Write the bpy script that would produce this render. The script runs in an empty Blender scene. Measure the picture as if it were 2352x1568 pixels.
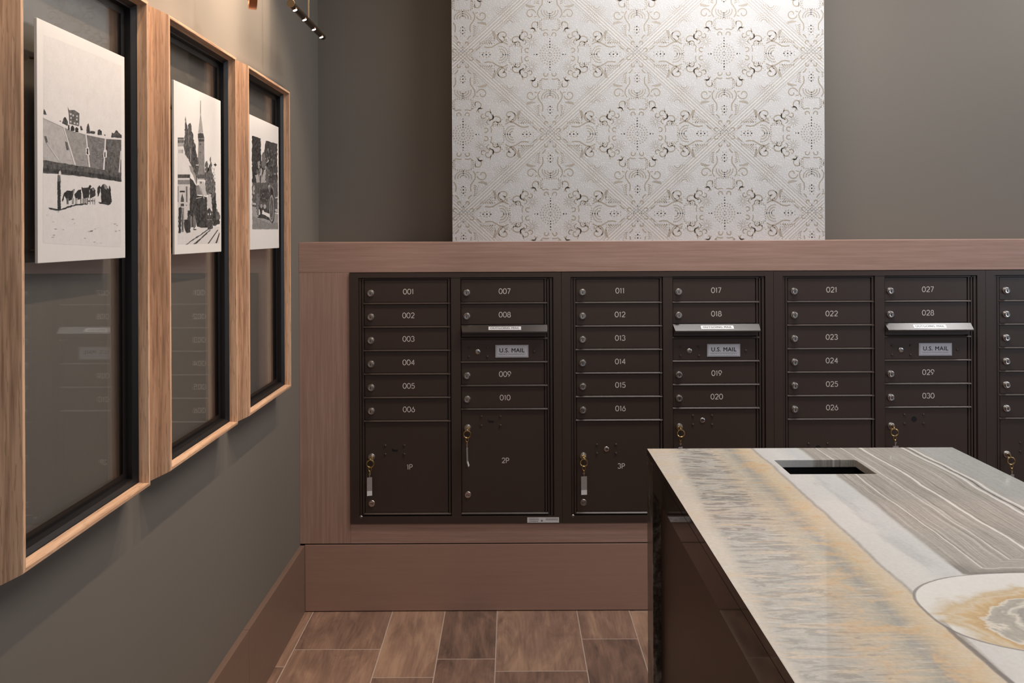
import bpy, bmesh, math, random
from mathutils import Vector, Matrix
PI = math.pi
S = bpy.context.scene
C = S.collection

# ------------------------------------------------------------------ camera, world, lights, exposure
cam_d = bpy.data.cameras.new('camera'); cam = bpy.data.objects.new('camera', cam_d); C.objects.link(cam)
cam_d.sensor_width = 36.0; cam_d.lens = 1750 / 2352 * 36
cam_d.shift_x = 2 / 2352; cam_d.shift_y = -249 / 2352
cam_d.clip_start = 0.02
cam.matrix_world = Matrix.Translation((0, 0, 1.43)) @ Matrix.Rotation(PI / 2, 4, 'X') @ Matrix.Rotation(-0.0045, 4, 'Z')
S.camera = cam
S.view_settings.view_transform = 'Standard'; S.view_settings.look = 'None'
S.view_settings.gamma = 1; S.view_settings.use_curve_mapping = False
S.view_settings.exposure = 0.0
w = bpy.data.worlds.new('world'); S.world = w; w.use_nodes = True
w.node_tree.nodes['Background'].inputs[0].default_value = (0.80, 0.86, 1.0, 1)
w.node_tree.nodes['Background'].inputs[1].default_value = 0.22

def area(name, loc, size, sy, watts, col, aim=(0, 0, -1)):
    d = bpy.data.lights.new(name, 'AREA'); d.shape = 'RECTANGLE'; d.size = size; d.size_y = sy
    d.energy = watts; d.color = col
    o = bpy.data.objects.new(name, d); C.objects.link(o); o.location = loc
    o.rotation_euler = Vector(aim).to_track_quat('-Z', 'Y').to_euler(); return o
def spot(name, loc, target, watts, col, deg, blend=0.4, r=0.03):
    d = bpy.data.lights.new(name, 'SPOT'); d.energy = watts; d.color = col
    d.spot_size = math.radians(deg); d.spot_blend = blend; d.shadow_soft_size = r
    o = bpy.data.objects.new(name, d); C.objects.link(o); o.location = loc
    o.rotation_euler = (Vector(target) - Vector(loc)).to_track_quat('-Z', 'Y').to_euler(); return o
WARM = (1.0, 0.77, 0.57)
area('ceiling_light', (2.65, 2.55, 2.96), 0.40, 0.40, 17, (1.0, 0.97, 0.96))
area('ceiling_light', (0.95, 2.32, 2.96), 1.25, 0.30, 35, (1.0, 0.96, 0.93))
area('ceiling_light', (0.70, 0.00, 2.96), 1.00, 1.00, 21, (1.0, 0.94, 0.88))
area('window_daylight', (4.3, 0.3, 1.9), 1.8, 1.6, 26, (0.76, 0.87, 1.0), (-0.8, 0.6, -0.1))
for i in range(3):
    y = 1.366 + 0.503 * i
    spot('picture_spotlight', (0.05, y, 2.92), (-0.80, y, 1.35), 42, WARM, 56, 0.5, 0.02)
for i in range(5):
    y = 1.14 + 0.285 * i
    spot('wall_wash_light', (-0.45, y, 2.92), (-0.80, y, 2.44), 150, WARM, 47, 0.4, 0.05)

# grey shapes of the three printed photographs (grey, outline across / up the board)
ART_STADIUM = [(0.975,[(.062,.941),(.191,.946),(.589,.95),(.955,.95),(.95,.59),(.729,.575),(.496,.574),(.291,.58),(.059,.599)]),
(0.975,[(.052,.371),(.352,.378),(.705,.379),(.948,.377),(.944,.053),(.049,.082)]),
(0.79,[(.055,.599),(.252,.581),(.38,.423),(.053,.423)]),
(0.66,[(.252,.581),(.5,.573),(.543,.422),(.38,.423)]),
(0.52,[(.5,.573),(.739,.575),(.714,.42),(.543,.422)]),
(0.41,[(.739,.575),(.95,.586),(.948,.42),(.714,.42)]),
(0.74,[(.328,.481),(.389,.483),(.365,.479)]),
(0.58,[(.376,.481),(.438,.482),(.413,.479)]),
(0.58,[(.375,.484),(.44,.486),(.412,.482)]),
(0.74,[(.375,.451),(.417,.451),(.412,.449)]),
(0.58,[(.456,.527),(.519,.529),(.494,.526)]),
(0.58,[(.386,.463),(.419,.462),(.423,.461)]),
(0.58,[(.477,.551),(.538,.553),(.515,.55)]),
(0.74,[(.335,.476),(.388,.477),(.371,.474)]),
(0.74,[(.469,.509),(.535,.511),(.507,.508)]),
(0.58,[(.308,.5),(.34,.499),(.344,.498)]),
(0.74,[(.324,.433),(.379,.434),(.36,.431)]),
(0.74,[(.455,.505),(.506,.506),(.493,.503)]),
(0.58,[(.388,.501),(.45,.503),(.426,.5)]),
(0.74,[(.418,.444),(.484,.445),(.456,.442)]),
(0.74,[(.417,.532),(.482,.534),(.454,.53)]),
(0.58,[(.465,.489),(.518,.489),(.503,.487)]),
(0.58,[(.483,.525),(.514,.525),(.522,.524)]),
(0.58,[(.454,.439),(.496,.439),(.492,.437)]),
(0.58,[(.294,.439),(.332,.439),(.33,.437)]),
(0.58,[(.436,.451),(.488,.452),(.474,.449)]),
(0.74,[(.435,.508),(.485,.509),(.473,.507)]),
(0.58,[(.469,.523),(.537,.525),(.507,.521)]),
(0.58,[(.343,.535),(.406,.538),(.38,.534)]),
(0.74,[(.479,.522),(.514,.522),(.518,.521)]),
(0.74,[(.289,.442),(.329,.442),(.325,.44)]),
(0.74,[(.308,.444),(.352,.444),(.344,.442)]),
(0.42,[(.616,.474),(.666,.475),(.647,.472)]),
(0.62,[(.677,.496),(.729,.497),(.708,.494)]),
(0.62,[(.644,.439),(.706,.44),(.675,.436)]),
(0.42,[(.617,.486),(.672,.488),(.647,.484)]),
(0.62,[(.684,.522),(.735,.523),(.716,.519)]),
(0.62,[(.633,.55),(.679,.551),(.664,.548)]),
(0.62,[(.639,.513),(.694,.515),(.67,.511)]),
(0.42,[(.547,.543),(.606,.545),(.577,.541)]),
(0.62,[(.579,.495),(.614,.495),(.609,.493)]),
(0.62,[(.569,.457),(.608,.456),(.599,.454)]),
(0.42,[(.596,.457),(.656,.458),(.626,.454)]),
(0.42,[(.64,.542),(.692,.543),(.671,.54)]),
(0.62,[(.581,.512),(.631,.513),(.611,.51)]),
(0.62,[(.557,.476),(.607,.476),(.587,.473)]),
(0.42,[(.574,.45),(.607,.45),(.604,.448)]),
(0.62,[(.649,.531),(.688,.532),(.68,.529)]),
(0.42,[(.655,.555),(.697,.556),(.687,.553)]),
(0.62,[(.662,.486),(.704,.487),(.693,.484)]),
(0.62,[(.661,.549),(.711,.551),(.693,.547)]),
(0.62,[(.602,.489),(.647,.49),(.633,.487)]),
(0.62,[(.633,.521),(.665,.52),(.664,.518)]),
(0.62,[(.602,.53),(.661,.532),(.632,.528)]),
(0.62,[(.667,.434),(.716,.434),(.699,.431)]),
(0.42,[(.683,.469),(.739,.47),(.715,.467)]),
(0.62,[(.662,.475),(.71,.476),(.693,.472)]),
(0.62,[(.669,.45),(.704,.449),(.7,.447)]),
(0.42,[(.578,.549),(.636,.551),(.608,.547)]),
(0.42,[(.671,.487),(.718,.487),(.702,.484)]),
(0.42,[(.56,.488),(.61,.489),(.59,.486)]),
(0.42,[(.617,.504),(.659,.504),(.648,.501)]),
(0.5,[(.784,.446),(.835,.447),(.817,.443)]),
(0.34,[(.758,.531),(.802,.532),(.79,.529)]),
(0.5,[(.866,.546),(.921,.548),(.9,.544)]),
(0.34,[(.863,.456),(.908,.456),(.897,.454)]),
(0.5,[(.83,.512),(.869,.512),(.863,.51)]),
(0.34,[(.837,.496),(.881,.497),(.87,.494)]),
(0.34,[(.86,.569),(.912,.571),(.894,.567)]),
(0.5,[(.756,.554),(.81,.556),(.789,.552)]),
(0.5,[(.872,.558),(.913,.559),(.905,.557)]),
(0.5,[(.794,.516),(.839,.517),(.826,.514)]),
(0.5,[(.8,.538),(.843,.539),(.833,.536)]),
(0.5,[(.768,.561),(.818,.563),(.8,.559)]),
(0.5,[(.83,.561),(.877,.562),(.863,.559)]),
(0.34,[(.861,.517),(.908,.518),(.894,.515)]),
(0.5,[(.81,.514),(.86,.516),(.843,.512)]),
(0.5,[(.793,.434),(.836,.434),(.825,.432)]),
(0.95,[(.055,.602),(.291,.582),(.5,.576),(.739,.577),(.95,.589),(.95,.584),(.739,.57),(.5,.568),(.291,.575),(.055,.596)]),
(0.9,[(.082,.497),(.09,.497),(.215,.433),(.202,.432)]),
(0.93,[(.252,.579),(.263,.579),(.388,.424),(.371,.423)]),
(0.93,[(.494,.572),(.509,.573),(.551,.424),(.533,.423)]),
(0.93,[(.731,.574),(.748,.575),(.725,.423),(.706,.422)]),
(0.85,[(.932,.526),(.95,.531),(.949,.488),(.937,.485),(.927,.421),(.908,.42)]),
(0.38,[(.054,.423),(.086,.425),(.131,.424),(.162,.423),(.203,.423),(.24,.423),(.279,.425),(.314,.422),(.354,.424),(.386,.422),(.423,.422),(.462,.424),(.505,.424),(.54,.424),(.582,.424),(.619,.423),(.666,.421),(.706,.421),(.755,.419),(.803,.421),(.851,.42),(.894,.42),(.949,.421),(.945,.399),(.947,.377),(.903,.376),(.848,.379),(.804,.377),(.747,.377),(.703,.378),(.664,.377),(.624,.38),(.582,.377),(.541,.378),(.502,.378),(.463,.379),(.422,.376),(.39,.377),(.353,.378),(.309,.375),(.277,.375),(.234,.375),(.2,.375),(.158,.374),(.124,.373),(.091,.371),(.051,.371),(.052,.387),(.056,.406)]),
(0.27,[(.052,.391),(.061,.39),(.073,.392),(.088,.391),(.099,.392),(.11,.392),(.119,.392),(.133,.393),(.144,.395),(.157,.394),(.169,.394),(.183,.394),(.193,.395),(.203,.393),(.215,.396),(.227,.396),(.242,.395),(.25,.394),(.264,.397),(.28,.398),(.288,.397),(.304,.398),(.315,.398),(.325,.398),(.341,.397),(.354,.399),(.365,.399),(.381,.399),(.396,.397),(.409,.399),(.423,.398),(.43,.397),(.444,.397),(.459,.399),(.474,.4),(.49,.398),(.498,.397),(.516,.398),(.53,.398),(.548,.398),(.556,.398),(.572,.399),(.586,.398),(.6,.398),(.616,.398),(.629,.399),(.647,.399),(.661,.4),(.677,.399),(.688,.399),(.704,.399),(.719,.399),(.735,.4),(.756,.397),(.77,.397),(.783,.399),(.796,.398),(.82,.397),(.834,.396),(.845,.395),(.868,.397),(.877,.395),(.901,.397),(.913,.397),(.927,.395),(.946,.395),(.945,.387),(.951,.382),(.946,.377),(.926,.377),(.91,.376),(.901,.378),(.883,.377),(.867,.377),(.848,.379),(.828,.378),(.813,.379),(.796,.378),(.783,.379),(.769,.379),(.752,.377),(.737,.378),(.722,.379),(.707,.379),(.689,.38),(.674,.378),(.659,.38),(.646,.38),(.635,.381),(.616,.38),(.605,.379),(.587,.38),(.57,.379),(.562,.381),(.54,.381),(.532,.379),(.513,.38),(.499,.379),(.486,.381),(.472,.378),(.462,.38),(.447,.378),(.429,.38),(.42,.381),(.404,.38),(.391,.379),(.378,.38),(.366,.38),(.353,.38),(.337,.378),(.326,.379),(.317,.38),(.305,.379),(.287,.379),(.276,.38),(.262,.38),(.249,.379),(.242,.379),(.227,.378),(.213,.38),(.203,.378),(.195,.377),(.181,.377),(.166,.379),(.155,.377),(.146,.378),(.13,.377),(.122,.377),(.108,.379),(.096,.377),(.084,.377),(.073,.376),(.064,.377),(.051,.377),(.054,.384)]),
(0.45,[(.062,.523),(.082,.525),(.098,.502),(.082,.495)]),
(0.4,[(.273,.52),(.295,.516),(.313,.487),(.29,.483)]),
(0.93,[(.495,.508),(.534,.515),(.548,.48),(.499,.477)]),
(0.2,[(.507,.506),(.526,.508),(.528,.502),(.526,.494),(.527,.488),(.528,.481),(.512,.482),(.508,.487),(.512,.494),(.513,.501)]),
(0.95,[(.709,.48),(.713,.512),(.733,.523),(.755,.515),(.754,.483)]),
(0.2,[(.722,.483),(.724,.506),(.736,.509),(.738,.484)]),
(0.42,[(.301,.672),(.315,.659),(.374,.666),(.428,.657),(.427,.62),(.424,.6),(.319,.601),(.314,.644)]),
(0.85,[(.324,.647),(.341,.647),(.341,.64),(.324,.639)]),
(0.85,[(.352,.644),(.368,.645),(.368,.637),(.352,.636)]),
(0.85,[(.393,.645),(.41,.646),(.41,.638),(.393,.637)]),
(0.85,[(.327,.63),(.343,.631),(.343,.623),(.327,.623)]),
(0.85,[(.391,.63),(.408,.631),(.408,.623),(.391,.622)]),
(0.85,[(.324,.614),(.34,.614),(.34,.607),(.324,.606)]),
(0.85,[(.365,.611),(.382,.612),(.381,.604),(.365,.604)]),
(0.85,[(.397,.612),(.414,.613),(.414,.605),(.397,.604)]),
(0.95,[(.318,.599),(.427,.599),(.419,.567),(.316,.572)]),
(0.22,[(.332,.571),(.331,.578),(.334,.587),(.345,.595),(.358,.595),(.371,.588),(.373,.58),(.37,.573),(.349,.571)]),
(0.22,[(.381,.569),(.381,.575),(.378,.584),(.391,.592),(.405,.592),(.418,.586),(.413,.578),(.418,.571),(.396,.57)]),
(0.3,[(.304,.594),(.319,.593),(.318,.585),(.322,.58),(.319,.572),(.304,.574),(.303,.581),(.306,.588)]),
(0.33,[(.056,.615),(.059,.619),(.059,.624),(.061,.631),(.064,.636),(.067,.631),(.073,.628),(.078,.623),(.083,.617),(.089,.614),(.08,.614),(.069,.613)]),
(0.33,[(.244,.594),(.243,.598),(.251,.606),(.254,.61),(.254,.615),(.263,.621),(.273,.625),(.281,.622),(.286,.619),(.292,.614),(.299,.61),(.303,.605),(.301,.598),(.303,.591),(.288,.59),(.278,.592),(.267,.593),(.254,.595)]),
(0.33,[(.213,.601),(.226,.604),(.232,.6)]),
(0.33,[(.507,.576),(.513,.583),(.51,.589),(.51,.594),(.512,.597),(.513,.605),(.519,.609),(.521,.617),(.532,.624),(.535,.617),(.539,.614),(.543,.606),(.545,.601),(.547,.594),(.549,.592),(.548,.585),(.548,.579),(.527,.577)]),
(0.33,[(.544,.587),(.565,.592),(.585,.593),(.599,.593),(.614,.592),(.604,.582),(.583,.581),(.571,.581),(.55,.581)]),
(0.33,[(.64,.582),(.643,.59),(.643,.597),(.646,.604),(.668,.61),(.675,.605),(.691,.604),(.692,.597),(.692,.591),(.696,.585),(.675,.584),(.661,.582)]),
(0.33,[(.44,.604),(.454,.602),(.457,.596),(.461,.592),(.468,.587),(.444,.584),(.441,.591),(.438,.596)]),
(0.33,[(.813,.587),(.817,.594),(.822,.6),(.82,.608),(.843,.606),(.86,.612),(.869,.62),(.881,.626),(.9,.622),(.91,.616),(.925,.614),(.933,.61),(.95,.609),(.954,.601),(.952,.593),(.929,.593),(.917,.592),(.894,.589),(.883,.59),(.865,.589),(.849,.589),(.833,.585),(.814,.585)]),
(0.33,[(.718,.59),(.74,.59),(.734,.584)]),
(0.3,[(.215,.403),(.225,.406),(.235,.401),(.23,.395),(.218,.395)]),
(0.93,[(.206,.384),(.221,.391),(.229,.38),(.223,.346),(.195,.345)]),
(0.45,[(.195,.371),(.219,.369),(.226,.341),(.193,.338)]),
(0.2,[(.19,.34),(.206,.343),(.222,.345),(.222,.339),(.221,.333),(.219,.327),(.222,.325),(.222,.319),(.219,.313),(.223,.308),(.224,.302),(.223,.298),(.226,.292),(.221,.289),(.226,.283),(.22,.278),(.222,.273),(.221,.268),(.223,.261),(.224,.256),(.22,.253),(.226,.247),(.222,.242),(.226,.235),(.224,.231),(.225,.226),(.223,.221),(.209,.22),(.195,.222),(.193,.227),(.191,.232),(.196,.237),(.19,.242),(.194,.246),(.192,.252),(.191,.256),(.192,.262),(.195,.267),(.192,.272),(.193,.277),(.195,.284),(.191,.289),(.192,.292),(.191,.298),(.195,.304),(.189,.31),(.193,.315),(.191,.318),(.191,.324),(.192,.33),(.192,.334)]),
(0.25,[(.102,.23),(.112,.229),(.131,.229),(.144,.227),(.157,.227),(.172,.226),(.188,.225),(.2,.226),(.211,.227),(.227,.226),(.237,.228),(.246,.23),(.258,.232),(.274,.234),(.287,.238),(.295,.24),(.313,.241),(.32,.242),(.334,.246),(.354,.245),(.364,.247),(.376,.251),(.394,.252),(.405,.252),(.42,.253),(.437,.254),(.446,.256),(.466,.256),(.475,.256),(.495,.259),(.507,.257),(.52,.259),(.516,.253),(.499,.253),(.486,.253),(.477,.253),(.458,.249),(.444,.248),(.433,.248),(.421,.248),(.406,.247),(.391,.246),(.382,.245),(.364,.242),(.355,.241),(.34,.24),(.332,.236),(.314,.236),(.304,.233),(.292,.233),(.279,.228),(.266,.226),(.251,.225),(.24,.224),(.229,.222),(.21,.22),(.2,.218),(.19,.22),(.176,.219),(.161,.22),(.152,.221),(.139,.222),(.123,.222),(.11,.225)]),
(0.25,[(.648,.269),(.664,.268),(.68,.268),(.69,.269),(.705,.266),(.724,.269),(.738,.269),(.751,.268),(.763,.268),(.783,.267),(.795,.268),(.809,.266),(.798,.263),(.784,.259),(.766,.257),(.752,.259),(.741,.259),(.72,.261),(.704,.261),(.689,.262),(.676,.261),(.662,.262)]),
(0.28,[(.514,.272),(.531,.272),(.542,.272),(.552,.273),(.567,.275),(.581,.274),(.6,.275),(.61,.276),(.6,.271),(.585,.27),(.566,.27),(.556,.268),(.534,.267),(.521,.268)]),
(0.2,[(.26,.297),(.274,.301),(.289,.308),(.306,.308),(.321,.308),(.334,.307),(.348,.311),(.36,.316),(.37,.318),(.367,.312),(.359,.306),(.356,.3),(.358,.293),(.354,.289),(.352,.282),(.35,.277),(.351,.27),(.339,.27),(.319,.265),(.303,.265),(.293,.262),(.285,.266),(.283,.273),(.278,.276),(.271,.28),(.267,.285),(.259,.28),(.255,.275),(.255,.268),(.247,.262),(.245,.257),(.238,.266),(.243,.272),(.246,.277),(.249,.282),(.253,.289),(.257,.292)]),
(0.2,[(.372,.296),(.379,.299),(.391,.304),(.398,.309),(.408,.314),(.422,.316),(.445,.318),(.443,.312),(.442,.307),(.447,.301),(.445,.294),(.447,.29),(.444,.284),(.448,.279),(.438,.276),(.422,.274),(.408,.272),(.397,.272),(.383,.269),(.382,.277),(.381,.281),(.375,.286),(.372,.29)]),
(0.2,[(.448,.33),(.468,.326),(.486,.328),(.498,.328),(.515,.33),(.526,.331),(.535,.338),(.546,.344),(.564,.338),(.555,.332),(.552,.328),(.54,.321),(.536,.314),(.539,.31),(.54,.302),(.535,.296),(.532,.291),(.533,.284),(.516,.284),(.504,.283),(.488,.281),(.472,.28),(.468,.285),(.465,.293),(.466,.298),(.464,.301),(.46,.309),(.456,.314),(.451,.319),(.453,.325)]),
(0.2,[(.545,.325),(.555,.327),(.571,.33),(.585,.334),(.599,.329),(.601,.325),(.613,.321),(.609,.315),(.609,.309),(.613,.303),(.608,.296),(.593,.292),(.584,.29),(.575,.288),(.559,.284),(.547,.281),(.545,.288),(.546,.291),(.549,.298),(.545,.302),(.544,.309),(.546,.313),(.546,.319)]),
(0.2,[(.637,.335),(.649,.341),(.659,.347),(.676,.338),(.669,.332),(.667,.327),(.671,.321),(.667,.317),(.663,.311),(.656,.306),(.652,.299),(.642,.292),(.64,.297),(.641,.304),(.636,.312),(.634,.316),(.638,.324),(.636,.329)]),
(0.2,[(.676,.338),(.685,.343),(.695,.349),(.704,.354),(.722,.355),(.737,.353),(.745,.347),(.754,.342),(.767,.336),(.774,.332),(.78,.338),(.781,.344),(.788,.352),(.793,.347),(.798,.34),(.801,.335),(.806,.33),(.802,.324),(.802,.318),(.806,.311),(.804,.307),(.81,.3),(.809,.296),(.811,.289),(.814,.284),(.815,.278),(.815,.272),(.796,.267),(.786,.262),(.772,.263),(.758,.266),(.746,.269),(.734,.271),(.717,.269),(.702,.267),(.686,.267),(.684,.273),(.687,.278),(.683,.282),(.683,.288),(.679,.295),(.681,.299),(.684,.306),(.681,.311),(.679,.316),(.677,.322),(.68,.327),(.674,.333)]),
(0.6,[(.71,.352),(.726,.356),(.76,.346),(.752,.33),(.726,.333)]),
(0.55,[(.352,.312),(.375,.317),(.361,.296),(.351,.295)]),
(0.6,[(.569,.326),(.586,.331),(.591,.32),(.576,.317)]),
(0.5,[(.286,.274),(.295,.275),(.294,.249),(.287,.249)]),
(0.5,[(.297,.275),(.306,.275),(.305,.249),(.298,.249)]),
(0.8,[(.342,.276),(.351,.276),(.35,.251),(.343,.251)]),
(0.5,[(.351,.276),(.36,.277),(.359,.251),(.352,.251)]),
(0.8,[(.379,.277),(.388,.278),(.387,.252),(.379,.251)]),
(0.8,[(.393,.278),(.402,.278),(.401,.252),(.393,.252)]),
(0.5,[(.437,.279),(.446,.279),(.445,.253),(.437,.253)]),
(0.5,[(.463,.28),(.473,.28),(.472,.254),(.464,.254)]),
(0.5,[(.483,.281),(.492,.281),(.491,.254),(.483,.254)]),
(0.8,[(.5,.281),(.51,.282),(.508,.255),(.501,.255)]),
(0.5,[(.514,.282),(.523,.282),(.522,.255),(.514,.255)]),
(0.8,[(.546,.283),(.556,.283),(.555,.256),(.547,.256)]),
(0.8,[(.576,.284),(.586,.284),(.585,.257),(.577,.257)]),
(0.8,[(.599,.284),(.609,.285),(.608,.258),(.6,.257)]),
(0.91,[(.235,.139),(.25,.141),(.265,.139),(.25,.138)]),
(0.91,[(.721,.193),(.729,.194),(.738,.193),(.729,.192)]),
(0.92,[(.836,.169),(.858,.171),(.881,.169),(.858,.167)]),
(0.9,[(.137,.116),(.155,.118),(.173,.116),(.155,.114)]),
(0.9,[(.579,.084),(.598,.085),(.617,.084),(.598,.082)]),
(0.9,[(.134,.171),(.146,.172),(.158,.171),(.146,.17)]),
(0.92,[(.638,.151),(.648,.152),(.658,.151),(.648,.15)]),
(0.92,[(.093,.203),(.099,.204),(.105,.204),(.099,.203)]),
(0.91,[(.183,.215),(.2,.217),(.216,.216),(.2,.214)]),
(0.9,[(.074,.2),(.085,.201),(.096,.2),(.085,.199)]),
(0.91,[(.853,.134),(.874,.136),(.895,.134),(.874,.132)]),
(0.91,[(.901,.137),(.918,.139),(.934,.137),(.918,.136)]),
(0.91,[(.126,.107),(.144,.109),(.161,.107),(.144,.106)]),
(0.91,[(.491,.087),(.499,.088),(.508,.087),(.499,.086)]),
(0.9,[(.239,.193),(.248,.194),(.257,.193),(.248,.192)]),
(0.9,[(.622,.075),(.632,.075),(.643,.074),(.632,.073)]),
(0.91,[(.359,.168),(.371,.17),(.383,.169),(.371,.167)]),
(0.9,[(.335,.186),(.354,.188),(.373,.186),(.354,.184)]),
(0.9,[(.872,.162),(.889,.164),(.906,.162),(.889,.161)]),
(0.9,[(.595,.144),(.609,.145),(.623,.144),(.609,.142)]),
(0.92,[(.366,.085),(.374,.086),(.382,.085),(.374,.085)]),
(0.92,[(.662,.078),(.676,.08),(.691,.078),(.676,.077)]),
(0.91,[(.523,.089),(.531,.09),(.539,.089),(.531,.088)]),
(0.9,[(.156,.142),(.174,.144),(.192,.142),(.174,.14)]),
(0.92,[(.473,.102),(.489,.103),(.505,.102),(.489,.1)]),
(0.91,[(.518,.133),(.539,.135),(.561,.133),(.539,.13)]),
(0.5,[(.539,.134),(.579,.136),(.574,.132),(.549,.131)])]
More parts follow.
